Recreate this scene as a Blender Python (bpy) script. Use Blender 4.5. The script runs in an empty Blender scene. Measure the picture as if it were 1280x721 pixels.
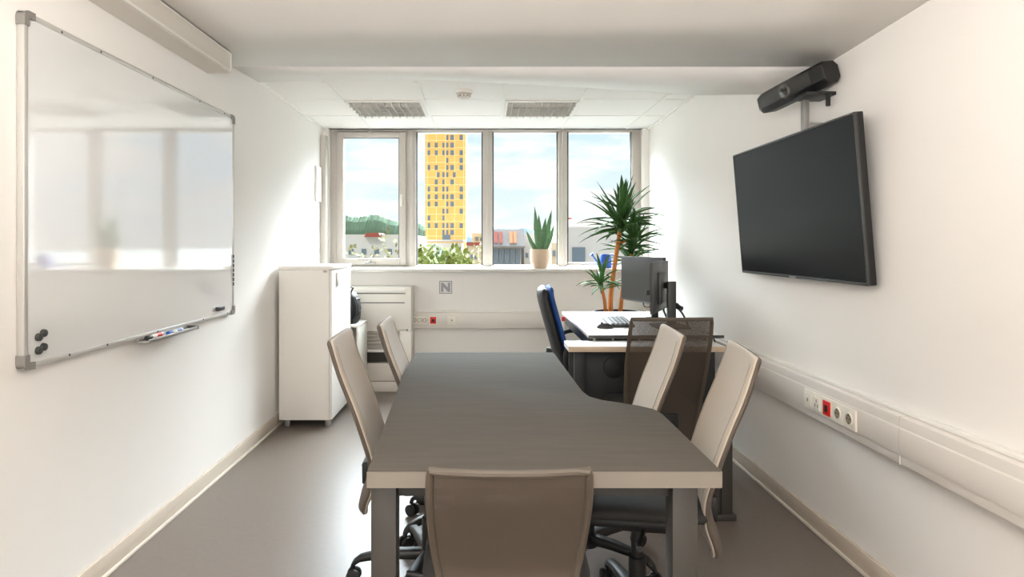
import bpy, bmesh, math, random
from mathutils import Vector, Matrix
random.seed(7)
S = bpy.context.scene
COL = S.collection
# ------------------------------------------------------------------ camera
F, VX, VY, EYE = 795.0, 608.0, 306.0, 1.27      # focal length in px, vanishing point, eye height
cam = bpy.data.cameras.new('camera'); camo = bpy.data.objects.new('camera', cam); COL.objects.link(camo)
cam.sensor_width = 36.0; cam.lens = F/1280*36.0
cam.shift_x = (640-VX)/1280; cam.shift_y = -(360.5-VY)/1280
cam.clip_start = 0.05; cam.clip_end = 6000
camo.location = (0, 0, EYE); camo.rotation_euler = (math.pi/2, 0, 0)
S.camera = camo
S.view_settings.view_transform = 'Standard'; S.view_settings.look = 'None'
S.view_settings.exposure = 0.0; S.view_settings.gamma = 1.0
S.view_settings.use_curve_mapping = False

def srgb(r, g, b):
    f = lambda c: (c/255/12.92) if c/255 <= .04045 else ((c/255+.055)/1.055)**2.4
    return (f(r), f(g), f(b), 1.0)

# ------------------------------------------------------------------ sky
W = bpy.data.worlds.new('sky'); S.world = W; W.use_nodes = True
nt = W.node_tree; nt.nodes.clear()
def N(t, tree=None, **kw):
    n = (tree or nt).nodes.new(t)
    for k, v in kw.items(): setattr(n, k, v)
    return n
L = nt.links.new
out = N('ShaderNodeOutputWorld'); bg = N('ShaderNodeBackground')
tc = N('ShaderNodeTexCoord'); sep = N('ShaderNodeSeparateXYZ'); L(tc.outputs['Generated'], sep.inputs[0])
mp = N('ShaderNodeMapping'); mp.inputs['Scale'].default_value = (2.6, 2.6, 9.0); L(tc.outputs['Generated'], mp.inputs[0])
nz = N('ShaderNodeTexNoise'); nz.inputs['Scale'].default_value = 2.3; nz.inputs['Detail'].default_value = 6; nz.inputs['Roughness'].default_value = .55
L(mp.outputs[0], nz.inputs['Vector'])
cr = N('ShaderNodeValToRGB'); cr.color_ramp.elements[0].position = .42; cr.color_ramp.elements[1].position = .56; L(nz.outputs[0], cr.inputs[0])
blue = N('ShaderNodeValToRGB'); L(sep.outputs['Z'], blue.inputs[0])
blue.color_ramp.elements[0].position = .0; blue.color_ramp.elements[0].color = (.90, .95, 1.0, 1)
blue.color_ramp.elements[1].position = .19; blue.color_ramp.elements[1].color = (.66, .85, 1.0, 1)
mx = N('ShaderNodeMix', data_type='RGBA'); L(cr.outputs[0], mx.inputs[0]); L(blue.outputs[0], mx.inputs[6]); mx.inputs[7].default_value = (1.0, 1.0, 1.0, 1)
# the sky out of view is made far brighter, as fill for the room
def MR(src, a, b, c, d):
    q = N('ShaderNodeMapRange'); L(src, q.inputs[0])
    for k, v in enumerate((a, b, c, d)): q.inputs[k+1].default_value = v
    return q.outputs[0]
def MA(op, a, b):
    q = N('ShaderNodeMath', operation=op)
    for k, v in enumerate((a, b)):
        if isinstance(v, (int, float)): q.inputs[k].default_value = v
        else: L(v, q.inputs[k])
    return q.outputs[0]
SKY_LOW, SKY_HIGH, SKY_FILL = 1.12, .25, 66.0
lift = MR(sep.outputs['Z'], .22, .5, 0, 1)                   # upper sky above the window's view, brightened to light the room
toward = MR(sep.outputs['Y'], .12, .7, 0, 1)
el_out = MA('ADD', MA('ADD', SKY_LOW, MA('MULTIPLY', lift, SKY_HIGH)), MA('MULTIPLY', MA('MULTIPLY', lift, toward), SKY_FILL))
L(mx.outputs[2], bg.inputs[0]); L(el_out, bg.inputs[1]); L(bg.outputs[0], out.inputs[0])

# ------------------------------------------------------------------ sun (behind the building) and unseen fill lights added to brighten the room
def light(name, kind, energy, loc, rot, color=(1, 1, 1), size=None, size_y=None, **kw):
    d = bpy.data.lights.new(name, kind); d.energy = energy; d.color = color
    if size is not None:
        d.shape = 'RECTANGLE'; d.size = size; d.size_y = size_y or size
    for k, v in kw.items(): setattr(d, k, v)
    o = bpy.data.objects.new(name, d); COL.objects.link(o); o.location = loc; o.rotation_euler = rot
    return o
light('sun', 'SUN', 1.3, (0, -20, 60), (math.radians(48), 0, math.radians(-32)), (1, .96, .9), angle=.02)
ZT = 2.32
WARM = (1.0, .975, .945)
light('fill_down_middle', 'AREA', 14, (-.1, -.3, 2.12), (0, 0, 0), WARM, 1.2, .6)  # added downward fill, no fixture is built for it
light('fill_down_rear', 'AREA', 40, (-.1, -1.7, 2.18), (0, 0, 0), WARM, 1.2, .6)  # second downward fill added farther back, out of view

light('fill_up', 'AREA', 68, (-.3, .25, 1.72), (math.radians(155), 0, 0), WARM, 1.4, .3)  # upward fill added out of view to brighten the ceiling
light('fill_rear_wall', 'AREA', 44, (0, -2.5, 1.15), (math.radians(97), 0, 0), WARM, 2.4, 1.7)  # soft fill added at the rear wall, no glazing stands there
# ------------------------------------------------------------------ materials
def mat(name, col, rough=.5, metal=0.0, spec=.5, noise=0.0, nscale=20.0, bump=0.0, bscale=200.0, coat=0.0, alpha=None, sheen=0.0, stretch=None):
    m = bpy.data.materials.new(name); m.use_nodes = True
    t = m.node_tree; b = t.nodes['Principled BSDF']
    c = srgb(*col) if max(col[:3]) > 1.001 else (*col[:3], 1)
    b.inputs['Base Color'].default_value = c
    b.inputs['Roughness'].default_value = rough; b.inputs['Metallic'].default_value = metal
    b.inputs['Specular IOR Level'].default_value = spec
    if coat: b.inputs['Coat Weight'].default_value = coat; b.inputs['Coat Roughness'].default_value = .05
    if sheen: b.inputs['Sheen Weight'].default_value = sheen; b.inputs['Sheen Roughness'].default_value = .4
    co = t.nodes.new('ShaderNodeTexCoord'); vec = co.outputs['Object']
    if stretch:
        mpn = t.nodes.new('ShaderNodeMapping'); mpn.inputs['Scale'].default_value = stretch
        t.links.new(vec, mpn.inputs[0]); vec = mpn.outputs[0]
    n = t.nodes.new('ShaderNodeTexNoise'); n.inputs['Scale'].default_value = nscale; n.inputs['Detail'].default_value = 4
    t.links.new(vec, n.inputs['Vector'])
    r = t.nodes.new('ShaderNodeMix'); r.data_type = 'RGBA'
    a = noise if noise else .02
    r.inputs[6].default_value = tuple(max(0, x*(1-a)) for x in c[:3])+(1,)
    r.inputs[7].default_value = tuple(min(1, x*(1+a)) for x in c[:3])+(1,)
    t.links.new(n.outputs[0], r.inputs[0]); t.links.new(r.outputs[2], b.inputs['Base Color'])
    if bump:
        n2 = t.nodes.new('ShaderNodeTexNoise'); n2.inputs['Scale'].default_value = bscale
        t.links.new(co.outputs['Object'], n2.inputs['Vector'])
        bp = t.nodes.new('ShaderNodeBump'); bp.inputs['Strength'].default_value = bump; bp.inputs['Distance'].default_value = .002
        t.links.new(n2.outputs[0], bp.inputs['Height']); t.links.new(bp.outputs[0], b.inputs['Normal'])
    return m

M = {}
M['wall'] = mat('wall_paint', (240, 236, 231), .75, spec=.25, noise=.015, nscale=3, bump=.08, bscale=120)
M['ceil'] = mat('ceiling_paint', (242, 238, 232), .8, spec=.2, noise=.015, nscale=2)
M['tile'] = mat('ceiling_tile', (246, 243, 238), .85, spec=.2, noise=.03, nscale=150, bump=.2, bscale=300)
M['tbar'] = mat('ceiling_bar', (244, 241, 235), .5)
M['base'] = mat('skirting', (205, 192, 176), .5, noise=.03)
M['base2'] = mat('skirting_edge', (226, 217, 204), .5)
M['floor'] = mat('vinyl_floor', (118, 108, 101), .36, spec=.25, noise=.08, nscale=40, bump=.02, bscale=60)
M['white'] = mat('white_lacquer', (232, 228, 221), .45, noise=.01)
M['white2'] = mat('white_plastic', (228, 223, 214), .4, noise=.01)
M['wgrey'] = mat('warm_grey_lacquer', (214, 207, 197), .5, noise=.015)
M['trunk'] = mat('trunking_plastic', (224, 217, 209), .42, noise=.01)
M['sill'] = mat('sill_board', (212, 207, 200), .5)
M['frame'] = mat('window_frame_paint', (190, 183, 175), .4, noise=.02)
M['gasket'] = mat('dark_gasket', (70, 68, 66), .6)
M['alu'] = mat('aluminium', (200, 198, 195), .35, metal=.85)
M['alu2'] = mat('grey_metal', (150, 148, 144), .4, metal=.6)
M['steel'] = mat('leg_paint', (54, 51, 46), .45, noise=.02)
M['steel2'] = mat('leg_paint_dark', (46, 45, 42), .45)
M['black'] = mat('black_plastic', (22, 22, 22), .45, noise=.1)
M['black2'] = mat('black_nylon', (13, 13, 14), .55, noise=.1)
M['dgrey'] = mat('dark_grey_plastic', (50, 49, 47), .45, noise=.05)
M['screen'] = mat('screen_glass', (11, 11, 11), .35, spec=.14)
M['wb'] = mat('whiteboard_enamel', (232, 231, 229), .06, spec=.9, noise=.006, nscale=2, coat=1.0); M['wb'].node_tree.nodes['Principled BSDF'].inputs['Coat IOR'].default_value = 2.1
M['grey_rub'] = mat('grey_corner_plastic', (128, 124, 119), .5)
M['top'] = mat('table_laminate', (84, 79, 73), .75, spec=.05, noise=.14, nscale=5, stretch=(1.2, 9, 1))
M['edge'] = mat('table_edge_band', (122, 114, 104), .5, noise=.02)
M['uph'] = mat('beige_upholstery', (178, 166, 152), .6, spec=.3, noise=.03, nscale=8, bump=.1, bscale=400, sheen=.2)
M['uphd'] = mat('shaded_taupe_edge', (84, 74, 64), .6, noise=.04)  # taupe back shell, darkened with the shade of its near edge
M['desk'] = mat('desk_white', (232, 230, 228), .4, noise=.01)
M['deskedge'] = mat('beige_edge', (186, 165, 142), .5, noise=.05)
M['blue'] = mat('blue_fabric', (22, 66, 128), .8, noise=.1, nscale=60, bump=.2)
M['bluep'] = mat('blue_plastic', (30, 74, 160), .4)
M['red'] = mat('red_plastic', (214, 30, 22), .4)
M['cane'] = mat('cane_bark', (176, 106, 40), .7, noise=.3, nscale=30)
M['leaf'] = mat('leaf_green', (58, 92, 42), .6, spec=.2, noise=.35, nscale=6)
M['leaf2'] = mat('snake_leaf', (86, 122, 84), .45, noise=.35, nscale=25, stretch=(1, 1, 4))
M['soil'] = mat('soil', (52, 40, 32), .9, noise=.4)
M['pot'] = mat('beige_ceramic', (196, 172, 148), .6, noise=.04, nscale=40, bump=.1)
M['sock'] = mat('socket_ivory', (238, 232, 220), .4)
M['sockd'] = mat('socket_hole', (150, 138, 120), .5)
M['logo'] = mat('logo_grey', (158, 158, 160), .5)
M['logow'] = mat('logo_white', (222, 219, 215), .5)
M['paper'] = mat('paper', (240, 238, 234), .8)

def mesh_fabric(name, col, hole_at):
    m = mat(name, col, .7, noise=.08, nscale=8)
    t = m.node_tree; b = t.nodes['Principled BSDF']; o = t.nodes['Material Output']
    co = t.nodes.new('ShaderNodeTexCoord')
    mpn = t.nodes.new('ShaderNodeMapping'); mpn.inputs['Scale'].default_value = (1000, 1000, 1000); t.links.new(co.outputs['Object'], mpn.inputs[0])
    sp = t.nodes.new('ShaderNodeSeparateXYZ'); t.links.new(mpn.outputs[0], sp.inputs[0])
    def sn(s):
        q = t.nodes.new('ShaderNodeMath'); q.operation = 'SINE'; t.links.new(s, q.inputs[0]); return q.outputs[0]
    def mt(op, a, bb):
        q = t.nodes.new('ShaderNodeMath'); q.operation = op
        for k, v in enumerate((a, bb)):
            if isinstance(v, (int, float)): q.inputs[k].default_value = v
            else: t.links.new(v, q.inputs[k])
        return q.outputs[0]
    w = mt('MULTIPLY', sn(sp.outputs['Y']), sn(sp.outputs['Z']))
    hole = mt('GREATER_THAN', w, hole_at)
    tr = t.nodes.new('ShaderNodeBsdfTransparent'); ms = t.nodes.new('ShaderNodeMixShader')
    t.links.new(hole, ms.inputs[0]); t.links.new(b.outputs[0], ms.inputs[1]); t.links.new(tr.outputs[0], ms.inputs[2]); t.links.new(ms.outputs[0], o.inputs[0])
    return m
M['mesh'] = mesh_fabric('taupe_mesh', (86, 75, 65), .55); M['meshd'] = mesh_fabric('backlit_taupe_mesh', (66, 57, 48), .38)  # second mesh is a darker copy, backlit shade put into its colour

def glass():
    m = bpy.data.materials.new('window_glass'); m.use_nodes = True; t = m.node_tree; t.nodes.clear()
    o = t.nodes.new('ShaderNodeOutputMaterial'); tr = t.nodes.new('ShaderNodeBsdfTransparent'); gl = t.nodes.new('ShaderNodeBsdfGlossy')
    tr.inputs[0].default_value = (.97, .985, .98, 1); gl.inputs['Roughness'].default_value = .02
    lw = t.nodes.new('ShaderNodeFresnel'); lw.inputs[0].default_value = 1.03
    ms = t.nodes.new('ShaderNodeMixShader'); t.links.new(lw.outputs[0], ms.inputs[0]); t.links.new(tr.outputs[0], ms.inputs[1]); t.links.new(gl.outputs[0], ms.inputs[2]); t.links.new(ms.outputs[0], o.inputs[0])
    return m
M['glass'] = glass()

# ------------------------------------------------------------------ mesh helpers
def at(px, py, Y):
    return Vector(((px-VX)/F*Y, Y, EYE-(py-VY)/F*Y))
def X(px, Y): return (px-VX)/F*Y
def Z(py, Y): return EYE-(py-VY)/F*Y

class MB:
    def __init__(s): s.bm = bmesh.new()
    def _merge(s, b, mi=0):
        for f in b.faces: f.material_index = mi
        me = bpy.data.meshes.new('tmp'); b.to_mesh(me); b.free(); s.bm.from_mesh(me); bpy.data.meshes.remove(me)
        return s
    def box(s, x0, x1, y0, y1, z0, z1, bev=0.0, seg=2, mi=0, mtx=None):
        b = bmesh.new(); bmesh.ops.create_cube(b, size=1)
        bmesh.ops.scale(b, vec=(abs(x1-x0), abs(y1-y0), abs(z1-z0)), verts=b.verts)
        if bev:
            bev = min(bev, .49*min(abs(x1-x0), abs(y1-y0), abs(z1-z0)))
            bmesh.ops.bevel(b, geom=list(b.edges), offset=bev, segments=seg, affect='EDGES', profile=.5)
        bmesh.ops.translate(b, vec=((x0+x1)/2, (y0+y1)/2, (z0+z1)/2), verts=b.verts)
        if mtx is not None: bmesh.ops.transform(b, matrix=mtx, verts=b.verts)
        return s._merge(b, mi)
    def cyl(s, p0, p1, r0, r1=None, seg=20, mi=0, bev=0.0):
        p0 = Vector(p0); p1 = Vector(p1); r1 = r0 if r1 is None else r1; d = p1-p0
        b = bmesh.new(); bmesh.ops.create_cone(b, cap_ends=True, segments=seg, radius1=r0, radius2=r1, depth=d.length)
        if bev:
            ed = [e for e in b.edges if e.calc_face_angle(0) > 1.0]
            bmesh.ops.bevel(b, geom=ed, offset=bev, segments=2, affect='EDGES', profile=.5)
        q = Vector((0, 0, 1)).rotation_difference(d.normalized()).to_matrix().to_4x4()
        bmesh.ops.transform(b, matrix=Matrix.Translation((p0+p1)/2) @ q, verts=b.verts)
        return s._merge(b, mi)
    def loft(s, rings, cap=True, mi=0, closed=False):
        b = bmesh.new(); vr = [[b.verts.new(p) for p in r] for r in rings]; n = len(rings[0])
        m = len(rings)
        for i in range(m if closed else m-1):
            A, B = vr[i], vr[(i+1) % m]
            for k in range(n): b.faces.new((A[k], A[(k+1) % n], B[(k+1) % n], B[k]))
        if cap and not closed:
            b.faces.new(list(reversed(vr[0]))); b.faces.new(vr[-1])
        bmesh.ops.recalc_face_normals(b, faces=b.faces)
        return s._merge(b, mi)
    def tube(s, pts, r, seg=10, mi=0, closed=False):
        pts = [Vector(p) for p in pts]; n = len(pts); rings = []
        up = None
        for i, p in enumerate(pts):
            if closed: t = (pts[(i+1) % n]-pts[i-1])
            else: t = pts[min(i+1, n-1)]-pts[max(i-1, 0)]
            t.normalize()
            if up is None: up = Vector((0, 0, 1)) if abs(t.z) < .9 else Vector((1, 0, 0))
            a = (up-t*up.dot(t)).normalized(); up = a; c = t.cross(a)
            rr = r[i] if isinstance(r, (list, tuple)) else r
            rings.append([p+(a*math.cos(u)+c*math.sin(u))*rr for u in [2*math.pi*k/seg for k in range(seg)]])
        return s.loft(rings, cap=not closed, closed=closed, mi=mi)
    def lathe(s, cx, cy, prof, seg=32, mi=0):
        rings = [[(cx+r*math.cos(2*math.pi*k/seg), cy+r*math.sin(2*math.pi*k/seg), z) for k in range(seg)] for r, z in prof]
        return s.loft(rings, mi=mi)
    def prism(s, pts, axis, a, b_, mi=0):
        """polygon pts extruded between a and b_ along the axis 'x','y' or 'z'"""
        f = {'x': lambda p, t: (t, p[0], p[1]), 'y': lambda p, t: (p[0], t, p[1]), 'z': lambda p, t: (p[0], p[1], t)}[axis]
        return s.loft([[f(p, a) for p in pts], [f(p, b_) for p in pts]], mi=mi)
    def poly(s, pts, mi=0):
        b = bmesh.new(); b.faces.new([b.verts.new(p) for p in pts]); return s._merge(b, mi)
    def ball(s, c, r, sc=(1, 1, 1), sub=2, mi=0):
        b = bmesh.new(); bmesh.ops.create_icosphere(b, subdivisions=sub, radius=r)
        bmesh.ops.scale(b, vec=sc, verts=b.verts); bmesh.ops.translate(b, vec=c, verts=b.verts)
        return s._merge(b, mi)
    def xf(s, mtx):
        bmesh.ops.transform(s.bm, matrix=mtx, verts=s.bm.verts); return s
    def build(s, name, mats, parent=None, smooth=True, angle=35, origin=None):
        mats = mats if isinstance(mats, (list, tuple)) else [mats]
        vs = [v.co for v in s.bm.verts]
        if parent is not None:
            o0 = WORLD.get(parent.name, Vector((0, 0, 0)))
            org = o0
        else:
            lo = Vector((min(v.x for v in vs), min(v.y for v in vs), min(v.z for v in vs)))
            hi = Vector((max(v.x for v in vs), max(v.y for v in vs), max(v.z for v in vs)))
            org = Vector(((lo.x+hi.x)/2, (lo.y+hi.y)/2, lo.z))
        bmesh.ops.translate(s.bm, vec=-org, verts=s.bm.verts)
        me = bpy.data.meshes.new(name); s.bm.to_mesh(me); s.bm.free()
        for m in mats: me.materials.append(M[m] if isinstance(m, str) else m)
        if smooth:
            me.shade_smooth(); me.set_sharp_from_angle(angle=math.radians(angle))
        o = bpy.data.objects.new(name, me); COL.objects.link(o)
        if parent is not None:
            o.parent = parent; WORLD[o.name] = org.copy()
        else:
            o.location = org; WORLD[o.name] = org.copy()
        return o
WORLD = {}
def thing(name, label, cat, loc=(0, 0, 0), group=None):
    o = bpy.data.objects.new(name, None); COL.objects.link(o); o.empty_display_size = .1
    o.location = loc; WORLD[o.name] = Vector(loc)
    o['label'] = label; o['category'] = cat
    if group: o['group'] = group
    return o
def tag(o, label, cat, group=None):
    o['label'] = label; o['category'] = cat
    if group: o['group'] = group
    return o
def struct(o): o['kind'] = 'structure'; return o
def dup(root, loc, rotz, label, group=None):
    r = root.copy(); COL.objects.link(r); r.location = loc; r.rotation_euler = (0, 0, rotz); r['label'] = label
    if group: r['group'] = group
    for ch in list(root.children):
        c = ch.copy(); COL.objects.link(c); c.parent = r
        for g in list(ch.children):
            d = g.copy(); COL.objects.link(d); d.parent = c
    return r

# ================================================================== THE ROOM
XL, XR, YB, YN = -1.47, 1.466, 5.74, -2.6
ZT = 2.32                                        # tiled ceiling
struct(MB().box(XL-.2, XR+.2, YN-.2, YB+.3, -.2, 0).build('floor', 'floor'))
struct(MB().box(XL-.2, XL, YN, YB+.28, 0, 2.62).build('wall_left', 'wall'))
struct(MB().box(XR, XR+.2, YN, YB+.28, 0, 2.62).build('wall_right', 'wall'))
struct(MB().box(XL-.2, XR+.2, YN-.2, YN, 0, 2.62).build('wall_rear', 'wall'))
WX0, WX1, WZ0 = X(413, 5.8), X(801, 5.8), Z(334, 5.8)     # window opening
b = MB().box(XL, XR, YB, YB+.28, 0, WZ0).box(XL, WX0, YB, YB+.28, WZ0, 2.62).box(WX1, XR, YB, YB+.28, WZ0, 2.62).box(WX0, WX1, YB, YB+.28, ZT, 2.62)
struct(b.build('wall_back', 'wall'))

# tiled ceiling; its front edge runs slightly askew
tl = (XL, 4.11); tr_ = (XR, 4.47)
b = MB()
pts = [(XL, 4.10), (-.45, 4.03), (.75, 4.27), (XR, 4.47), (XR, YB+.05), (XL, YB+.05)]
b.prism(pts, 'z', ZT, ZT+.03)
struct(b.build('ceiling_tiles', 'tile'))
b = MB()
for xx in (-1.044, -.458, .125, .690, 1.27):
    y0 = 4.09 if xx < .2 else (4.24 if xx < 1 else 4.41)
    b.box(xx-.012, xx+.012, y0, YB, ZT-.006, ZT+.01)
for yy in (4.587, 5.169):
    b.box(XL, XR, yy-.012, yy+.012, ZT-.005, ZT+.01)
struct(b.build('trim_1', 'tbar'))
b = MB().box(XL, XL+.02, 4.12, YB, ZT-.012, ZT+.01).box(XR-.02, XR, 4.5, YB, ZT-.012, ZT+.01)
struct(b.build('trim_2', 'tbar'))
# plastered ceiling nearer to the door, sloping down to the right, and the bulkhead joining it to the tiles
def zr(y): return 2.045+.05*(2.77-y)
LZ = 2.292
grid = []
b = bmesh.new()
rows = 10; cols = 8
vs = []
for i in range(rows+1):
    t = i/rows; row = []
    yl = YN+(3.67-YN)*t; yr = YN+(2.77-YN)*t
    for j in range(cols+1):
        u = j/cols; y = yl+(yr-yl)*u; xx = XL+(XR-XL)*u
        if i == rows:       # keep the far edge level as seen across the room
            y = 1/((1-u)/3.67+u/2.77); xx = (XL/3.67*(1-u)+XR/2.77*u)*y
        zz = LZ+(zr(y)-LZ)*u if i < rows else EYE+(222.5/F)*y
        row.append(b.verts.new((xx, y, zz)))
    vs.append(row)
for i in range(rows):
    for j in range(cols): b.faces.new((vs[i][j], vs[i+1][j], vs[i+1][j+1], vs[i][j+1]))
farv = [v.co.copy() for v in vs[-1]]
m_ = MB(); m_._merge(b)
o = struct(m_.build('ceiling', 'ceil', smooth=True, angle=80))
sol = o.modifiers.new('thickness', 'SOLIDIFY'); sol.thickness = .04; sol.offset = -1
low = []
lowpx = [(XL, 4.10, ZT), (-.95, 4.065, ZT), (-.45, 4.03, ZT), (0, 4.12, ZT), (.4, 4.2, ZT), (.75, 4.27, ZT), (1.15, 4.37, ZT), (XR, 4.47, ZT), (XR, 3.41, EYE+.806)]
b = bmesh.new()
A = [b.verts.new(p) for p in farv]; B = [b.verts.new(p) for p in lowpx]
for k in range(7): b.faces.new((A[k], B[k], B[k+1], A[k+1]))
b.faces.new((A[7], B[7], B[8], A[8]))
m_ = MB(); m_._merge(b)
o = struct(m_.build('ceiling_bulkhead', 'tile', angle=80))
sol = o.modifiers.new('thickness', 'SOLIDIFY'); sol.thickness = .04; sol.offset = -1
# roof slab keeps the sun and sky out
struct(MB().box(XL-.2, XR+.2, YN-.2, YB+.28, 2.60, 2.75).build('roof_slab', 'ceil'))

# skirtings
for nm, x0, x1, e0, e1 in (('baseboard_left', XL, XL+.014, XL, XL+.022), ('baseboard_right', XR-.014, XR, XR-.022, XR)):
    struct(MB().box(x0, x1, YN, YB, .012, .085, .004).box(e0, e1, YN, YB, 0, .014, .003, mi=1).build(nm, ['base', 'base2']))
struct(MB().box(XL+.02, XR-.02, YB-.014, YB, 0, .085, .004).build('baseboard_back', ['base']))

# ------------------------------------------------------------------ window wall
WY0, WY1 = 5.80, 5.88
def fbox(b, p0, p1, q0, q1, y0=WY0, y1=WY1, bev=.004, mi=0):
    return b.box(X(p0, y0), X(p1, y0), y0, y1, Z(q1, y0), Z(q0, y0), bev, mi=mi)
# fixed outer frame: jambs, head, bottom rail and mullions
b = MB()
fbox(b, 413, 421, 158, 336); fbox(b, 790, 802, 158, 336); fbox(b, 421.02, 789.98, 158, 164.5); fbox(b, 421.02, 789.98, 331.5, 336)
struct(b.build('trim_3', 'frame'))
for k, (a, c) in enumerate(((507, 520), (603.5, 615.5), (697.5, 709))):
    b = MB(); fbox(b, a, c, 163, 333); fbox(b, a+4, c-4, 163, 333, WY0-.015, WY0+.01)
    struct(b.build('trim_%d' % (4+k), 'frame'))
panes = [(421, 507, 165, 331.5), (520, 603.5, 163.5, 332), (615.5, 697.5, 163.5, 332), (709, 790, 163.5, 331)]
for k, (a, c, t0, t1) in enumerate(panes):
    b = MB()
    if k == 0:      # opening sash
        w = 8.0
        y0 = WY0-.02
        for q in ((a, a+w, t0, t1), (c-w, c, t0, t1), (a+w+.02, c-w-.02, t0, t0+6.5), (a+w+.02, c-w-.02, t1-9, t1)): fbox(b, *q, y0=y0, y1=WY1-.02)
        g = (a+w, c-w, t0+6.5, t1-9)
        for q in ((g[0]-.6, g[0]+.8, g[2], g[3]), (g[1]-.8, g[1]+.6, g[2], g[3]), (g[0], g[1], g[2]-.6, g[2]+1.2), (g[0], g[1], g[3]-.8, g[3]+.6)):
            fbox(b, *q, y0=y0+.03, y1=y0+.04, bev=0, mi=1)
    else:
        w = 1.6; y0 = WY0+.02
        for q in ((a, a+w, t0, t1), (c-w, c, t0, t1)): fbox(b, *q, y0=y0, y1=WY1-.01, bev=0, mi=1)
        for q in ((a, c, t0, t0+1.2), (a, c, t1-1.0-(2 if k == 3 else 0), t1)): fbox(b, *q, y0=y0, y1=WY1-.01, bev=.002)
        g = (a+w, c-w, t0+1.2, t1-1.0)
    fr = struct(b.build('window_%d' % (k+1), ['frame', 'gasket']))
    p = MB(); yy = WY0+.045
    p.box(X(g[0]-2, yy), X(g[1]+2, yy), yy, yy+.006, Z(g[3]+2, yy), Z(g[2]-2, yy)).build('window_pane', 'glass', fr, smooth=False)
    if k == 0:
        y0 = WY0-.02
        MB().cyl(at(463, 326, y0-.035), at(463, 326, y0), .008).box(X(456, y0), X(470, y0), y0-.012, y0-.001, Z(330, y0), Z(327.5, y0), .003).tube([at(463, 325, y0-.03), at(461, 327.5, y0-.035), at(456, 328.5, y0-.035)], .006).build('window_catch', 'alu2', fr)
        MB().box(X(500.5, y0), X(503.5, y0), y0-.014, y0-.001, Z(258, y0), Z(243, y0), .004).build('window_handle', 'white2', fr)
        MB().box(X(460, y0), X(466, y0), y0-.012, y0-.001, Z(166.5, y0), Z(164, y0), .003).build('window_latch', 'alu2', fr)
# sill board
struct(MB().box(XL, XR, 5.585, WY0+.02, 1.032, 1.062, .006).box(WX0-.02, WX1+.02, 5.74, WY0+.03, 1.05, 1.075, .004).build('window_sill', 'sill'))
# blind guide at the left edge of the window
b = MB().box(XL, XL+.05, 5.62, 5.70, 1.062, 2.24, .004)
struct(b.build('trim_7', 'frame'))
# small white wall panel on the left wall near the window
o = MB().box(XL+.001, XL+.018, 5.45, 5.60, Z(252, 5.52), Z(208, 5.52), .004).build('wall_panel', 'white2')
tag(o, 'narrow white wall panel on the left wall beside the window', 'panel')

# ------------------------------------------------------------------ ceiling lamps and detector
def louvre_lamp(x0, x1, y0, y1, label):
    t = thing('ceiling_light', label, 'ceiling light', ((x0+x1)/2, (y0+y1)/2, ZT-.008), 'louvred light panels in the tiled ceiling')
    b = MB(); w = .018
    for q in ((x0, x1, y0, y0+w), (x0, x1, y1-w, y1), (x0, x0+w, y0, y1), (x1-w, x1, y0, y1)): b.box(*q, ZT-.016, ZT-.0065, .002)
    b.build('frame', 'tbar', t)
    MB().box(x0+w, x1-w, y0+w, y1-w, ZT-.0064, ZT-.0061).build('reflector', mat('louvre_back', (176, 173, 166), .3, metal=.3), t)
    b = MB()
    for k in range(1, 10): xx = x0+(x1-x0)*k/10; b.box(xx-.0025, xx+.0025, y0+w, y1-w, ZT-.03, ZT-.007)
    for k in range(1, 5): yy = y0+(y1-y0)*k/5; b.box(x0+w, x1-w, yy-.003, yy+.003, ZT-.03, ZT-.007)
    b.build('louvre', mat('louvre_metal', (206, 203, 196), .3, metal=.4), t, smooth=False)
louvre_lamp(-1.03, -.472, 4.601, 5.155, 'louvred ceiling light panel on the window side, left of the smoke detector')
louvre_lamp(.139, .676, 4.601, 5.155, 'louvred ceiling light panel right of the smoke detector, on the plant side')
c = at(580, 117, 4.33); c.z = ZT
t = thing('smoke_detector', 'round white smoke detector on the tiled ceiling between the two light panels', 'smoke detector', (c.x, c.y, ZT-.05))
MB().lathe(c.x, c.y, [(.055, ZT-.0005), (.057, ZT-.02), (.05, ZT-.024)]).build('mounting_base', 'white2', t)
MB().lathe(c.x, c.y, [(.03, ZT-.024), (.044, ZT-.032), (.04, ZT-.048), (.015, ZT-.054)]).build('sensor_head', 'wgrey', t)
b = MB()
for k in range(10):
    a = 2*math.pi*k/10; b.box(-.005, .005, .036, .0445, ZT-.042, ZT-.036, mtx=Matrix.Translation((c.x, c.y, 0)) @ Matrix.Rotation(a, 4, 'Z'))
b.build('vent_slots', 'dgrey', t)

# projector screen casing along the left wall under the ceiling
t = thing('projector_screen_case', 'long white projector screen casing fixed high on the left wall above the whiteboard', 'screen casing', (XL+.06, 2.5, 2.20))
y1 = 3.34; y0 = 1.2
b = MB().prism([(XL+.002, 2.172), (XL+.115, 2.172), (XL+.125, 2.180), (XL+.125, 2.277), (XL+.002, 2.277)], 'y', y0, y1)
b.build('housing', 'wgrey', t)
MB().box(XL+.1255, XL+.130, y0, y1, 2.174, 2.186, .001).box(XL+.1255, XL+.128, y0, y1, 2.268, 2.277).build('edge_trim', 'white', t)
MB().box(XL+.002, XL+.13, y1, y1+.008, 2.17, 2.276, .002).build('end_cap', 'white2', t)

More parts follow.
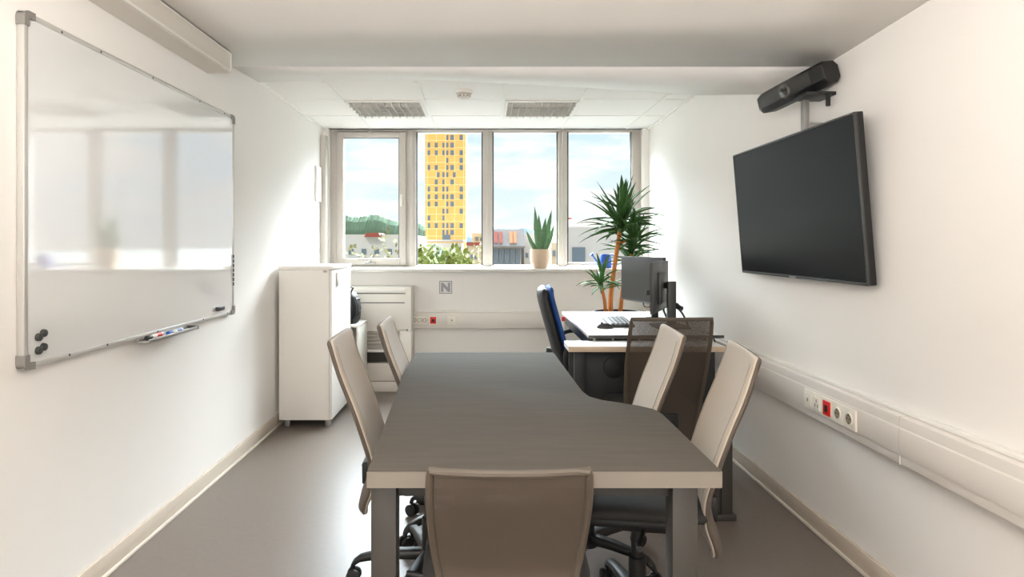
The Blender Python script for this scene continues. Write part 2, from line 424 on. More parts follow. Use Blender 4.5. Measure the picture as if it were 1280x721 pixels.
# ================================================================== LEFT WALL: whiteboard
WBX = XL+.028; wy0, wy1, wz0, wz1 = 1.985, 3.64, .878, 2.004
t = thing('whiteboard', 'large whiteboard in a thin aluminium frame on the left wall', 'whiteboard', (XL+.015, (wy0+wy1)/2, wz0))
MB().box(XL+.004, WBX-.004, wy0+.015, wy1-.015, wz0+.015, wz1-.015).build('board_panel', 'wb', t, smooth=False)
b = MB(); w = .019
b.box(XL+.002, WBX, wy0, wy1, wz1-w, wz1, .005).box(XL+.002, WBX, wy0, wy1, wz0, wz0+w, .005)
b.box(XL+.002, WBX, wy0, wy0+w, wz0, wz1, .005).box(XL+.002, WBX, wy1-w, wy1, wz0, wz1, .005)
b.build('frame', mat('board_frame', (194, 191, 186), .35, metal=.35), t)
for yy, zz in ((wy0, wz0), (wy0, wz1), (wy1, wz0), (wy1, wz1)):
    sy = 1 if yy == wy0 else -1; sz = 1 if zz == wz0 else -1
    b = MB(); p = lambda u, v: (yy+sy*u, zz+sz*v)
    pts = [p(.018, -.003)] + [p(-.003+.021*(1-math.cos(q)), -.003+.021*(1-math.sin(q))) for q in (math.pi/2*.75, math.pi/4, math.pi/2*.25)] + [p(-.003, .018)]
    pts = [p(.045, -.003)] + pts + [p(-.003, .045), p(.02, .045), p(.02, .02), p(.045, .02)]
    b.prism(pts, 'x', XL+.002, WBX+.004)
    b.build('corner_cap', 'grey_rub', t)
for q in (2.16, 2.38, 2.75, 3.2, 3.5):
    MB().cyl((WBX-.002, q, wz1-.012), (WBX+.0015, q, wz1-.012), .004, seg=8).build('screw', 'dgrey', t)
    MB().cyl((WBX-.002, q+.04, wz0+.012), (WBX+.0015, q+.04, wz0+.012), .004, seg=8).build('screw', 'dgrey', t)
# pen tray with two pens
t = thing('pen_tray', 'small aluminium pen tray clipped under the whiteboard', 'pen tray', (WBX+.03, 2.93, wz0-.02))
MB().box(WBX+.001, WBX+.055, 2.62, 3.06, wz0-.012, wz0-.008, .001).box(WBX+.051, WBX+.055, 2.62, 3.06, wz0-.012, wz0+.002, .001).box(WBX+.001, WBX+.004, 2.62, 3.06, wz0-.012, wz0+.004, .001).build('tray', 'alu', t)
MB().box(WBX+.001, WBX+.056, 3.06, 3.066, wz0-.013, wz0+.004, .001).build('end_cap', 'dgrey', t)
def marker(y0, z, x, mcol, label, L_=.135):
    t = thing('whiteboard_marker', label, 'marker', (x, y0+L_/2, z-.009), 'markers on the whiteboard tray')
    MB().cyl((x, y0+.035, z), (x, y0+L_, z), .0088, bev=.002).build('barrel', 'white', t)
    MB().cyl((x, y0+.075, z), (x, y0+L_-.02, z), .0091).build('print_band', mcol, t)
    MB().cyl((x, y0, z), (x, y0+.04, z), .0095, bev=.003).build('cap', 'black' if mcol == 'red' else mcol, t)
marker(2.66, wz0+.002, WBX+.020, 'red', 'white marker with a red print and dark cap on the pen tray')
marker(2.80, wz0+.002, WBX+.039, 'bluep', 'white marker with a blue cap and print on the pen tray')
# magnets bottom left corner
for yy, zz, lab in ((wy0+.062, wz0+.095, 'upper grey round magnet of the pair nearest the whiteboard frame'), (wy0+.062, wz0+.052, 'lower grey round magnet of the pair nearest the whiteboard frame'), (wy0+.085, wz0+.105, 'upper grey round magnet of the pair farther from the whiteboard frame'), (wy0+.085, wz0+.06, 'lower grey round magnet of the pair farther from the whiteboard frame')):
    o = MB().cyl((WBX-.0039, yy, zz), (WBX+.009, yy, zz), .0135, .012, seg=24, bev=.003).build('magnet', 'dgrey'); tag(o, lab, 'magnet', 'grey magnets on the whiteboard')
o = MB().box(WBX-.0038, WBX+.018, 3.39, 3.47, wz0+.037, wz0+.06, .006).build('board_eraser', 'dgrey'); tag(o, 'small dark grey eraser stuck near the far lower corner of the whiteboard', 'eraser')
b = MB()
for k in range(7): b.box(WBX-.0015, WBX+.004, wy1-.022, wy1-.010, wz0+.16+.026*k, wz0+.18+.026*k, .003)
o = b.build('magnet_strip', 'black'); tag(o, 'black segmented magnet strip on the far edge of the whiteboard', 'magnet strip')

# ================================================================== RIGHT WALL
# television, tilted slightly downwards
TZ0, TZ1 = 1.118, 1.762; TY0, TY1 = 2.345, 3.50
tilt = math.atan2(.052, TZ1-TZ0)
xc = 1.386; zc = (TZ0+TZ1)/2
tvm = Matrix.Translation((xc, 0, zc)) @ Matrix.Rotation(-tilt, 4, 'Y')
hh = (TZ1-TZ0)/2/math.cos(tilt)
t = thing('television', 'large black flat television tilted forward on the right wall', 'television', (1.43, (TY0+TY1)/2, TZ0))
MB().box(0, .03, TY0, TY1, -hh, hh, .004, mtx=tvm).box(.028, .05, TY0+.18, TY1-.18, -hh+.05, hh-.2, .01, mtx=tvm).build('body', 'black2', t)
MB().box(-.0025, .001, TY0+.012, TY1-.012, -hh+.016, hh-.012, .0, mtx=tvm).build('screen', 'screen', t)
b = MB(); e = .008
for q in ((TY0, TY1, hh-e, hh), (TY0, TY1, -hh, -hh+e*1.4), (TY0, TY0+e, -hh, hh), (TY1-e, TY1, -hh, hh)): b.box(-.005, .012, q[0], q[1], q[2], q[3], .002, mtx=tvm)
b.build('bezel', mat('tv_bezel', (74, 74, 73), .3, metal=.5), t)
MB().box(-.0058, -.0049, (TY0+TY1)/2-.03, (TY0+TY1)/2+.03, -hh+.002, -hh+.0085, mtx=tvm).build('maker_badge', 'alu', t)
MB().box(1.418, XR-.001, 2.7, 3.15, 1.30, 1.58, .004).build('wall_bracket', 'dgrey', t)
# video bar on a pole above the television
t = thing('video_conference_bar', 'black video conference bar with a camera lens on a pole above the television', 'video bar', (1.36, 2.82, 1.78))
vm = Matrix.Translation((1.365, 2.81, 1.957)) @ Matrix.Rotation(math.radians(-8.0), 4, 'X') @ Matrix.Rotation(math.radians(15), 4, 'Z') @ Matrix.Rotation(math.radians(-12), 4, 'Y')
b = MB(); hx, hz = .044, .047
prof = [(-hx, -hz+.02), (-hx, hz-.012), (-hx+.012, hz), (hx-.02, hz), (hx, hz-.02), (hx, -hz+.02), (hx-.02, -hz), (-hx+.02, -hz)]
rings = []
for yy, k in ((-.205, .9), (-.2, .98), (-.12, 1), (.12, 1), (.17, .97), (.198, .84), (.204, .74)): rings.append([vm @ Vector((p[0]*k, yy, p[1]*k)) for p in prof])
b.loft(rings); b.build('body', 'black', t)
b = MB(); b.box(-hx-.003, -hx+.004, -.135, .17, -hz+.024, hz-.014, .003, mtx=vm).build('speaker_grille', 'dgrey', t)
MB().cyl(vm @ Vector((-hx-.012, .01, 0)), vm @ Vector((-hx+.002, .01, 0)), .030, .034, seg=28, bev=.003).build('lens_ring', mat('lens_ring_grey', (92, 90, 86), .35, metal=.4), t)
MB().cyl(vm @ Vector((-hx-.0135, .01, 0)), vm @ Vector((-hx-.006, .01, 0)), .022, .022, seg=28, bev=.002).build('lens', mat('lens_glass', (8, 8, 10), .05, coat=1), t)
MB().cyl(vm @ Vector((-hx+.0, .183, -.026)), vm @ Vector((-hx-.006, .183, -.026)), .005, seg=12).build('status_light', 'alu', t)
MB().box(1.375, 1.40, 2.755, 2.785, 1.765, 1.90, .003).box(1.398, XR-.002, 2.755, 2.785, 1.775, 1.80, .003).build('pole', 'alu2', t)
MB().box(1.34, XR-.002, 2.66, 2.79, 1.898, 1.913, .002).box(1.42, 1.435, 2.65, 2.665, 1.85, 1.905, .002).build('bracket', 'black', t)

# cable trunking on right and back wall
TX = XR-.055
t = thing('cable_trunking', 'white cable trunking running along the right wall below the television', 'cable trunking', (XR-.03, 3.4, .52))
MB().box(TX, XR-.0005, YN+.05, YB-.002, .522, .685, .005).build('body', 'trunk', t)
b = MB().box(TX-.003, TX+.004, YN+.05, YB-.002, .553, .648, .0015).box(TX-.0045, TX+.003, YN+.05, YB-.002, .556, .645, .001)
b.build('cover', 'trunk', t)
MB().box(TX-.0052, TX+.0, 2.168, 2.171, .556, .645).box(TX-.002, XR-.001, 2.168, 2.171, .521, .686).build('joint', 'wgrey', t)
MB().box(TX+.03, XR-.0006, YN+.05, YB-.002, .685, .700, .003).build('top_ledge', 'white', t)
t = thing('cable_trunking', 'white cable trunking along the back wall under the window sill', 'cable trunking', (.3, YB-.03, .52))
MB().box(X(515, 5.68), TX-.003, 5.685, YB-.0005, .522, .665, .005).build('body', 'trunk', t)
MB().box(X(515, 5.68), TX-.003, 5.681, 5.688, .55, .64, .002).build('cover', 'trunk', t)
MB().box(X(515, 5.68), TX-.004, 5.71, YB-.0006, .665, .68, .002).build('top_ledge', 'white', t)
for q in (630, 546): MB().box(X(q, 5.68), X(q, 5.68)+.003, 5.6795, 5.682, .55, .64).build('joint', 'wgrey', t)

def sock_plate(M4, w, h, mp='sock'):
    return MB().box(-w/2, w/2, -.008, 0, -h/2, h/2, .002, mtx=M4)
def euro(name, M4, label, kind, group):
    """a wall socket in a frame whose face looks along -Y before M4 turns it"""
    org = M4 @ Vector((0, 0, -.04))
    t = thing(name, label, 'socket' if 'socket' in name else 'switch', tuple(org), group)
    red = kind in ('red',)
    MB().box(-.0395, .0395, -.009, -.0005, -.041, .041, .003, mtx=M4).build('frame', 'sock', t)
    if kind == 'red':
        MB().box(-.027, .027, -.014, -.008, -.030, .030, .003, mtx=M4).build('insert', 'red', t)
        MB().box(-.011, .011, -.0155, -.012, -.015, .013, .002, mtx=M4).build('port', 'black', t)
    elif kind == 'round':
        MB().cyl(M4 @ Vector((0, -.009, 0)), M4 @ Vector((0, -.0125, 0)), .024, .023, seg=28).build('insert', 'sock', t)
        b = MB().cyl(M4 @ Vector((0, -.0124, 0)), M4 @ Vector((0, -.0131, 0)), .019, seg=28)
        b.build('well', 'sockd', t)
        b = MB()
        for q in (-.009, .009): b.cyl(M4 @ Vector((q, -.013, 0)), M4 @ Vector((q, -.0138, 0)), .0032, seg=10)
        b.box(-.002, .002, -.0136, -.013, .012, .02, mtx=M4).box(-.002, .002, -.0136, -.013, -.02, -.012, mtx=M4)
        b.build('contact_hole', 'dgrey', t)
    elif kind == 'tri':
        MB().box(-.026, .026, -.013, -.008, -.028, .028, .003, mtx=M4).build('insert', 'sock', t)
        b = MB()
        for q, z in ((-.010, -.008), (.010, -.008), (0, .010)): b.box(q-.003, q+.003, -.0138, -.0128, z-.007, z+.007, mtx=M4)
        b.build('contact_hole', 'sockd', t)
    else:
        MB().box(-.026, .026, -.013, -.008, -.028, .028, .003, mtx=M4).build('insert', 'sock', t)
        MB().box(-.006, .004, -.0142, -.0125, -.008, .007, .001, mtx=M4).build('port', 'sockd', t)
    return t
# right wall: from far to near
RM = lambda y: Matrix.Translation((TX-.0045, y, .600)) @ Matrix.Rotation(-math.pi/2, 4, 'Z')
rs = [(1015, 'port', 'far end of the row on the right trunking, pale data outlet'), (1026, 'tri', 'pale outlet second from the far end of the right trunking row'), (1043.5, 'red', 'red outlet in the middle of the row on the right trunking'), (1052, 'round', 'ivory power socket next to the red outlet, towards the camera'), (1066.5, 'round', 'ivory power socket at the near end of the right trunking row')]
ys = [2.72, 2.605, 2.49, 2.375, 2.26]
ys = [TX*F/(p-VX) for p in (1014.5, 1025.5, 1038, 1051.5, 1066)]
for (p, kind, lab), y in zip(rs, ys):
    euro('power_socket' if kind in ('round', 'red') else 'data_socket', RM(y), lab, kind, 'outlets on the right trunking')
# back wall
BMx = lambda p: Matrix.Translation((X(p, 5.68), 5.681, .598))
for p, lab in ((518, 'left round socket of the three beside the heater on the back trunking'), (524.5, 'middle round socket of the three beside the heater on the back trunking'), (531, 'right round socket of the three beside the heater, next to the red one')):
    M4 = BMx(p); t = thing('power_socket', lab, 'socket', tuple(M4 @ Vector((0, 0, -.03))), 'round sockets on the back trunking')
    MB().box(-.022, .022, -.008, -.0005, -.036, .036, .003, mtx=M4).build('frame', 'sock', t)
    MB().cyl(M4 @ Vector((0, -.008, 0)), M4 @ Vector((0, -.0115, 0)), .019, seg=24).build('insert', 'sockd', t)
    MB().cyl(M4 @ Vector((0, -.0115, 0)), M4 @ Vector((0, -.0121, 0)), .0145, seg=24).build('well', 'sock', t)
    b = MB()
    for q in (-.007, .007): b.cyl(M4 @ Vector((q, -.012, 0)), M4 @ Vector((q, -.0128, 0)), .003, seg=8)
    b.build('contact_hole', 'dgrey', t)
euro('power_socket', BMx(541.5), 'red outlet on the back wall trunking', 'red', None)
euro('data_socket', BMx(565), 'square ivory data outlet right of the red outlet on the back trunking', 'port', None)
# N emblem on the back wall
def wz(y): return Z(y, YB)
def wx(x): return X(x, YB)
t = thing('wall_sign', 'small square grey letter N sign on the back wall under the window', 'sign', (wx(557), YB, wz(367)))
MB().box(wx(549.5), wx(564.7), YB-.0025, YB-.0003, wz(366.5), wz(351.5)).build('plate', 'logow', t, smooth=False)
b = MB(); c = .011
x0, x1, z0, z1 = wx(549), wx(565.2), wz(367), wz(351)
for q in ((x0, x1, z0, z0+c*.7), (x0, x1, z1-c*.7, z1), (x0, x0+c*.7, z0, z1), (x1-c*.7, x1, z0, z1)): b.box(q[0], q[1], YB-.004, YB-.0005, q[2], q[3])
b.build('border', 'logo', t, smooth=False)
xa, xb, za, zb = wx(551.3), wx(562.9), wz(364.7), wz(353.3); s = (xb-xa)*.27
MB().prism([(xa, za), (xa+s, za), (xa+s, zb-(zb-za)*.47), (xb-s, za), (xb, za), (xb, zb), (xb-s, zb), (xb-s, za+(zb-za)*.47), (xa+s, zb), (xa, zb)], 'y', YB-.0045, YB-.0024).build('letter', 'logo', t, smooth=False)

# ================================================================== LEFT: cabinet, heater, low shelf, bag
cx0, cx1, cy0, cy1 = XL+.028, X(415, 4.42), 4.42, 5.02; cz0, cz1 = .052, 1.118
t = thing('filing_cabinet', 'tall white cabinet on short metal feet against the left wall', 'cabinet', ((cx0+cx1)/2, (cy0+cy1)/2, 0))
MB().box(cx0, cx1-.020, cy0, cy1, cz0, cz1-.022, .002).build('carcass', 'white', t)
MB().box(cx0-.004, cx1+.006, cy0-.006, cy1+.006, cz1-.021, cz1+.004, .003).build('top_panel', 'white', t)
d = MB().box(cx1-.018, cx1, cy0+.002, cy1-.002, cz0+.004, cz1-.025, .002).build('door', 'white', t)
MB().box(cx1+.001, cx1+.014, cy0+.125, cy0+.15, Z(357, 4.6), Z(340, 4.6), .004).build('handle', 'alu', d)
MB().box(X(404, 4.42), X(409, 4.42), cy0-.0015, cy0+.002, Z(340.5, 4.42), Z(338, 4.42), .001).build('badge', 'alu2', t)
for xx in (cx0+.03, cx1-.055):
    for yy in (cy0+.03, cy1-.06): MB().box(xx, xx+.035, yy, yy+.035, 0, cz0, .002).build('foot', 'alu2', t)

# fan coil heater on the back wall
hx0, hx1, hy = X(425, 5.50), X(514, 5.50), 5.50
t = thing('fan_coil_heater', 'white floor standing fan coil heater with a dark grille below the window', 'heater', ((hx0+hx1)/2, (hy+YB)/2, 0))
MB().box(hx0, hx1, hy, YB-.001, Z(414, hy), Z(358.5, hy), .006).box(hx1-.10, hx1, hy, YB-.001, .09, Z(412, hy), .004).box(hx0, hx0+.1, hy, YB-.001, .09, Z(412, hy), .004).box(hx0+.09, hx1-.09, hy+.12, YB-.001, .09, Z(412, hy)).build('casing', 'white2', t)
b = MB().box(hx0+.05, X(507, hy), hy-.002, hy+.01, Z(367.3, hy), Z(366.3, hy)).box(hx0+.05, X(506, hy), hy-.002, hy+.01, Z(378.8, hy), Z(377.8, hy))
b.build('shadow_gap', 'dgrey', t)
MB().box(X(505, hy), X(507, hy), hy-.006, hy+.002, Z(366.5, hy), Z(360.5, hy), .002).box(hx0+.06, X(505, hy), hy-.005, hy+.002, Z(366, hy), Z(361, hy), .003).build('control_flap', 'white', t)
MB().box(hx0+.1, hx1-.1, hy+.06, hy+.07, Z(437, hy), Z(413.5, hy)).build('pale_backing', 'wgrey', t)  # pale backing added to lighten the space behind the slats
b = MB()
for k in range(5):
    z = Z(434.5-4.3*k, hy); b.box(hx0+.1, hx1-.1, hy+.012, hy+.05, z, z+.006, mtx=Matrix.Translation((0, hy, z)) @ Matrix.Rotation(math.radians(28), 4, 'X') @ Matrix.Translation((0, -hy, -z)))
b.build('outlet_louvre', 'wgrey', t)
MB().box(hx0+.09, hx1-.09, hy-.012, hy+.12, Z(440, hy), Z(436.5, hy), .003).build('lip', 'white', t)
b = MB(); gx0, gx1 = hx0+.1, hx1-.1
b.box(gx0, gx1, hy+.08, hy+.1, Z(454, hy), Z(440, hy))
k = 0
while gx0+.018*k < gx1: b.box(gx0+.018*k, gx0+.018*k+.004, hy+.02, hy+.03, Z(454, hy), Z(440, hy)); k += 1
for z in (Z(443.5, hy), Z(447, hy), Z(450.5, hy)): b.box(gx0, gx1, hy+.018, hy+.032, z-.0015, z+.0015)
b.build('intake_grille', mat('grille_dark', (78, 74, 68), .6), t, smooth=False)
MB().box(hx0+.09, hx1-.09, hy+.01, hy+.10, .09, Z(454.2, hy), .003).box(hx0, hx1, hy, YB-.001, .0, .085, .003).build('plinth', 'wgrey', t)
MB().box(X(508, hy), X(510, hy), hy-.004, hy+.002, Z(414, hy), Z(411, hy), .001).build('lock', 'alu2', t)

# low open shelf beside the cabinet, with a black bag on it
sx1 = X(459, 5.44); sx0 = XL+.025; sy0, sy1 = 5.09, 5.44; sz = Z(405.5, 5.12)
t = thing('low_shelf', 'low white open shelf unit between the cabinet and the heater', 'shelf', ((sx0+sx1)/2, (sy0+sy1)/2, 0))
MB().box(sx0, sx1, sy0, sy1, sz-.022, sz, .002).build('top_panel', 'white', t)
for xx in (sx0, sx1-.02): MB().box(xx, xx+.02, sy0, sy1, 0, sz-.022, .002).build('side_panel', 'white', t)
MB().box(sx0+.02, sx1-.02, sy0+.01, sy1, .30, .318, .001).build('shelf_board', 'white', t)
MB().box(sx0+.02, sx1-.02, sy1-.01, sy1, .0, sz-.022).build('back_panel', 'wgrey', t)
bx1 = X(448.5, 5.2)
t = thing('backpack', 'black rucksack standing on the low white shelf behind the cabinet', 'bag', (bx1-.15, 5.23, sz))
b = MB(); rings = []
for z, k, dx in ((0, .88, 0), (.03, 1, 0), (.12, 1.02, .005), (.2, .97, 0), (.25, .82, -.01), (.275, .55, -.03), (.283, .25, -.04)):
    ring = []
    for q in range(24):
        a = 2*math.pi*q/24; ca, sa = math.cos(a), math.sin(a)
        ring.append((bx1-.15+dx+.15*k*math.copysign(abs(ca)**.6, ca), 5.23+.11*k*math.copysign(abs(sa)**.6, sa), sz+z))
    rings.append(ring)
b.loft(rings); b.build('pack_body', 'black2', t)
b = MB()
for z in (.10, .2): b.tube([(bx1-.15+.157*(1 if z < .15 else .975)*math.cos(a), 5.23+.118*math.sin(a), sz+z) for a in [math.pi*(-.42+.84*k/12) for k in range(13)]], .006, 8)
b.build('zip_piping', 'dgrey', t)
MB().tube([(bx1-.06, 5.16, sz+.25), (bx1-.04, 5.17, sz+.29), (bx1-.09, 5.2, sz+.31), (bx1-.15, 5.23, sz+.285)], .008, 8).build('carry_loop', 'black', t)
MB().tube([(bx1-.02, 5.13, sz+.22), (bx1+.008, 5.11, sz+.15), (bx1+.006, 5.11, sz+.08), (bx1-.03, 5.13, sz+.03)], .011, 8).build('strap', 'black', t)

# ================================================================== CONFERENCE TABLE
TT = .735; TB = .695
pts = [(-.283, 1.508), (.558, 1.508), (.558, 2.02), (.548, 2.075), (.51, 2.12), (.40, 2.20), (.365, 2.25), (.352, 2.33), (.335, 3.17), (-.352, 3.17), (-.345, 2.6), (-.31, 2.0)]
t = thing('conference_table', 'grey-topped conference table with grey square legs in the middle of the room', 'table', (.1, 2.3, 0))
b = MB(); bm = bmesh.new()
f0 = bm.faces.new([bm.verts.new((p[0], p[1], TT)) for p in pts])
r = bmesh.ops.extrude_face_region(bm, geom=[f0]); bmesh.ops.translate(bm, vec=(0, 0, TB-TT), verts=[v for v in r['geom'] if isinstance(v, bmesh.types.BMVert)])
bmesh.ops.recalc_face_normals(bm, faces=bm.faces)
ed = [e for e in bm.edges if all(abs(v.co.z-TT) < 1e-5 for v in e.verts)]
bmesh.ops.bevel(bm, geom=ed, offset=.004, segments=2, affect='EDGES', profile=.5)
b._merge(bm); b.build('tabletop', 'top', t)
# beige edge band round the rim
b = MB(); n = len(pts)
b.box(-.2838, .5588, 1.5065, 1.5085, TB-.001, TT-.003)
b.box(.5575, .5592, 1.5085, 2.02, TB-.001, TT-.003)
b.build('edge_band', 'edge', t, smooth=False)
lx0, lx1 = X(463.5, 1.55), X(872.5, 1.55); lw = .062
for (xa, ya) in ((lx0, 1.55), (lx1-lw, 1.55), (-.342, 3.095), (.262, 3.095)):
    l = MB().box(xa, xa+lw, ya, ya+lw, .012, TB, .003).build('leg', 'steel', t)
    MB().cyl((xa+lw/2, ya+lw/2, 0), (xa+lw/2, ya+lw/2, .013), .022, seg=20).build('levelling_foot', 'black', l)
b = MB().box(lx0+lw, lx1-lw, 1.585, 1.612, TB-.05, TB-.001).box(-.28, .262, 3.11, 3.135, TB-.05, TB-.001)
b.box(-.16, -.13, 1.6, 3.05, TB-.05, TB-.001).box(.2, .23, 1.6, 3.05, TB-.05, TB-.001)
b.build('under_frame', 'steel2', t)

# ================================================================== MEETING CHAIRS
def spline(P, n):
    out = []
    for i in range(len(P)-1):
        p0 = P[max(i-1, 0)]; p1 = P[i]; p2 = P[i+1]; p3 = P[min(i+2, len(P)-1)]
        for k in range(n):
            u = k/n
            out.append(tuple(.5*((2*p1[c])+(-p0[c]+p2[c])*u+(2*p0[c]-5*p1[c]+4*p2[c]-p3[c])*u*u+(-p0[c]+3*p1[c]-3*p2[c]+p3[c])*u**3) for c in range(len(p1))))
    out.append(P[-1]); return out
def back_rows(top, w, n=5):
    k = (top-.5)/.42
    P = [(-.350, top, w*.97), (-.315, .5+.31*k, w), (-.268, .5+.19*k, w*1.0), (-.225, .5+.06*k, w*.97), (-.208, .485, w*.92), (-.214, .42, w*.86), (-.236, .355, w*.74), (-.246, .315, w*.62), (-.247, .300, w*.46)]
    return spline(P, n)
def back_loft(rows, th, off=0, wk=1.0, curve=.018, sharp=5.0, lo=0, hi=None, endround=True):
    rows = rows[lo:hi]; rings = []; n = len(rows)
    for i, (x, z, w) in enumerate(rows):
        a = rows[max(i-1, 0)]; c = rows[min(i+1, n-1)]
        tx, tz = c[0]-a[0], c[1]-a[1]; l = math.hypot(tx, tz); tx /= l; tz /= l
        nx, nz = -tz, tx                         # front normal (towards +x)
        q = 1.0; sh = 1.0
        ring = []
        for k in range(36):
            u = 2*math.pi*k/36; cu, su = math.cos(u), math.sin(u)
            yy = wk*w/2*sh*math.copysign(abs(cu)**(2/sharp), cu); tt = th/2*q*math.copysign(abs(su)**(2/2.6), su)
            d = off+tt+curve*((yy/(w/2))**2)
            ring.append((x+nx*d, yy, z+nz*d))
        rings.append(ring)
    if endround:                                  # round both ends over
        def capring(r0, r1, s, back):
            c0 = [sum(p[i] for p in r0)/36 for i in range(3)]; c1 = [sum(p[i] for p in r1)/36 for i in range(3)]
            d = [c0[i]-c1[i] for i in range(3)]; l = math.sqrt(sum(v*v for v in d)); d = [v/l*back for v in d]
            out = []
            for p in r0:
                out.append((c0[0]+(p[0]-c0[0])*s+d[0], p[1]*(1-(1-s)*.12), c0[2]+(p[2]-c0[2])*s+d[2]))
            return out
        h = th/2
        pre = [capring(rings[0], rings[1], .35, h*.9), capring(rings[0], rings[1], .78, h*.6)]
        post = [capring(rings[-1], rings[-2], .78, h*.6), capring(rings[-1], rings[-2], .35, h*.9)]
        rings = pre+rings+post
    return rings
def front_line(rows, y, lo, hi, d):
    out = []
    rr = rows
    for i in range(lo, hi):
        x, z, w = rr[i]; a = rr[max(i-1, 0)]; c = rr[min(i+1, len(rr)-1)]
        tx, tz = c[0]-a[0], c[1]-a[1]; l = math.hypot(tx, tz); nx, nz = -tz/l, tx/l
        yy = y*w/2; dd = d+.018*y*y
        out.append((x+nx*dd, yy, z+nz*dd))
    return out
def make_chair(label, top=.92, w=.385, style='padded', group=None, star=0.0):
    t = thing('meeting_chair', label, 'chair', (0, 0, 0), group)
    rows = back_rows(top, w)
    n = len(rows)
    if style == 'padded':
        bk = MB().loft(back_loft(rows, .026, .004)).build('backrest', 'uph', t, angle=60)
        MB().loft(back_loft(rows, .026, -.003, wk=1.022)).build('back_shell', 'uphd', bk, angle=60)
        hi = 21
        path = front_line(rows, -.86, 1, hi, .0165)+list(reversed(front_line(rows, .86, 1, hi, .0165)))
        MB().tube(path, .0013, 6).build('seam_piping', 'seam', bk)
    else:
        bk = MB().loft(back_loft(rows, .003, .0, wk=.93)).build('mesh_panel', 'meshd' if style == 'mesh_backlit' else 'mesh', t, angle=60)
        lo, hi = 0, n
        left = front_line(rows, -.95, 0, n, 0); right = front_line(rows, .95, 0, n, 0)
        topm = [(rows[0][0]+.018*(q*q)+.002, q*w*.97/2, rows[0][1]+.004) for q in (.8, .4, 0, -.4, -.8)]
        botm = [(rows[-1][0], q*rows[-1][2]/2, rows[-1][1]-.004) for q in (-.7, 0, .7)]
        path = left+botm+list(reversed(right))+topm
        MB().tube(path, .0095, 10, closed=True).build('back_frame', 'meshframe' if style == 'mesh_backlit' else 'uphe', t)
    seat = MB(); rings = []
    for x, k, zt, zb in ((-.195, .80, .452, .432), (-.18, .92, .468, .425), (-.1, .98, .478, .424), (.05, 1.0, .482, .424), (.17, .98, .476, .424), (.215, .93, .458, .422), (.235, .84, .436, .420)):
        ring = []
        for q in range(28):
            u = 2*math.pi*q/28; cu, su = math.cos(u), math.sin(u)
            zc, zh = (zt+zb)/2, (zt-zb)/2
            ring.append((x, .215*k*math.copysign(abs(cu)**(2/5), cu), zc+zh*math.copysign(abs(su)**(2/2.5), su)))
        rings.append(ring)
    seat.loft(rings).build('seat', 'seatd', t, angle=60)
    MB().box(-.16, .17, -.16, .16, .392, .424, .012).box(-.10, .06, -.075, .075, .345, .395, .015).build('seat_pan', 'black2', t)
    MB().tube([(-.05, 0, .365), (-.16, 0, .372), (-.215, 0, .40), (-.236, 0, .45)], [.032, .03, .028, .022], 12).box(-.245, -.222, -.06, .06, .39, .47, .006).build('back_bracket', 'black2', t)
    MB().tube([(-.02, .07, .37), (0, .17, .375), (.01, .225, .38)], .007, 8).cyl((.01, .22, .38), (.012, .265, .385), .011, .009, seg=12).build('height_lever', 'black', t)
    MB().cyl((0, 0, .09), (0, 0, .24), .029, seg=24).cyl((0, 0, .24), (0, 0, .35), .020, seg=24).build('gas_column', 'black', t)
    MB().cyl((0, 0, .075), (0, 0, .125), .045, .036, seg=24, bev=.004).build('base_hub', 'black', t)
    R_ = .285
    for k in range(5):
        a = star+2*math.pi*k/5; m4 = Matrix.Rotation(a, 4, 'Z')
        prof = [(.03, .105, .024, .020), (.12, .108, .022, .018), (.2, .103, .019, .015), (.26, .092, .017, .013), (R_, .075, .014, .011), (R_+.01, .06, .009, .008)]
        rings = [[m4 @ Vector((x, ww*math.copysign(abs(math.cos(u))**.6, math.cos(u)), z+hh*math.copysign(abs(math.sin(u))**.6, math.sin(u)))) for u in [2*math.pi*q/14 for q in range(14)]] for x, z, ww, hh in prof]
        leg = MB().loft(rings).build('base_leg', 'black', t, angle=60)
        ca = MB()
        for sgn in (-1, 1):
            ca.cyl(m4 @ Vector((R_, sgn*.008, .027)), m4 @ Vector((R_, sgn*.024, .027)), .027, seg=20, bev=.004)
        ca.cyl(m4 @ Vector((R_, 0, .03)), m4 @ Vector((R_, 0, .07)), .006, seg=10).cyl(m4 @ Vector((R_, -.02, .027)), m4 @ Vector((R_, .02, .027)), .006, seg=10)
        ca.build('caster', 'black2', leg)
    return t
M['seam'] = mat('seam_beige', (160, 146, 130), .6)
M['seatd'] = mat('charcoal_seat_fabric', (38, 36, 34), .8, noise=.15, nscale=60, bump=.1)
M['meshframe'] = mat('backlit_mesh_frame', (72, 62, 52), .55)  # frame of the backlit chair, its shade put into the colour
M['uphe'] = mat('beige_frame', (84, 75, 65), .55, noise=.03)
G = 'beige padded meeting chairs at the table'
ch = make_chair('beige padded meeting chair nearest the whiteboard, near left side of the grey table', group=G, star=math.pi)
ch.location = (-.215, 2.405, 0); ch.rotation_euler[2] = math.radians(2)
c2 = make_chair('beige padded meeting chair on the left side of the table next to the heater', group=G, star=0.0)
c2.location = (-.112, 2.83, 0); c2.rotation_euler[2] = math.radians(2)
c3 = dup(c2, (.500, 2.11, 0), math.radians(180-9), 'beige padded meeting chair nearest the wall outlets, near right side of the grey table')
c4 = dup(c2, (.402, 2.54, 0), math.radians(180-4), 'beige padded meeting chair right in front of the darkened backlit mesh-back chair')
c5 = make_chair('mesh-back chair darkened as backlit behind the beige chairs in front of the white desk', .925, .40, 'mesh_backlit', star=.3)
c5.location = (.845, 3.25, 0); c5.rotation_euler[2] = math.radians(91)
c6 = make_chair('taupe mesh-back chair in the foreground tucked under the near end of the table', .778, .37, 'mesh', star=1.31)
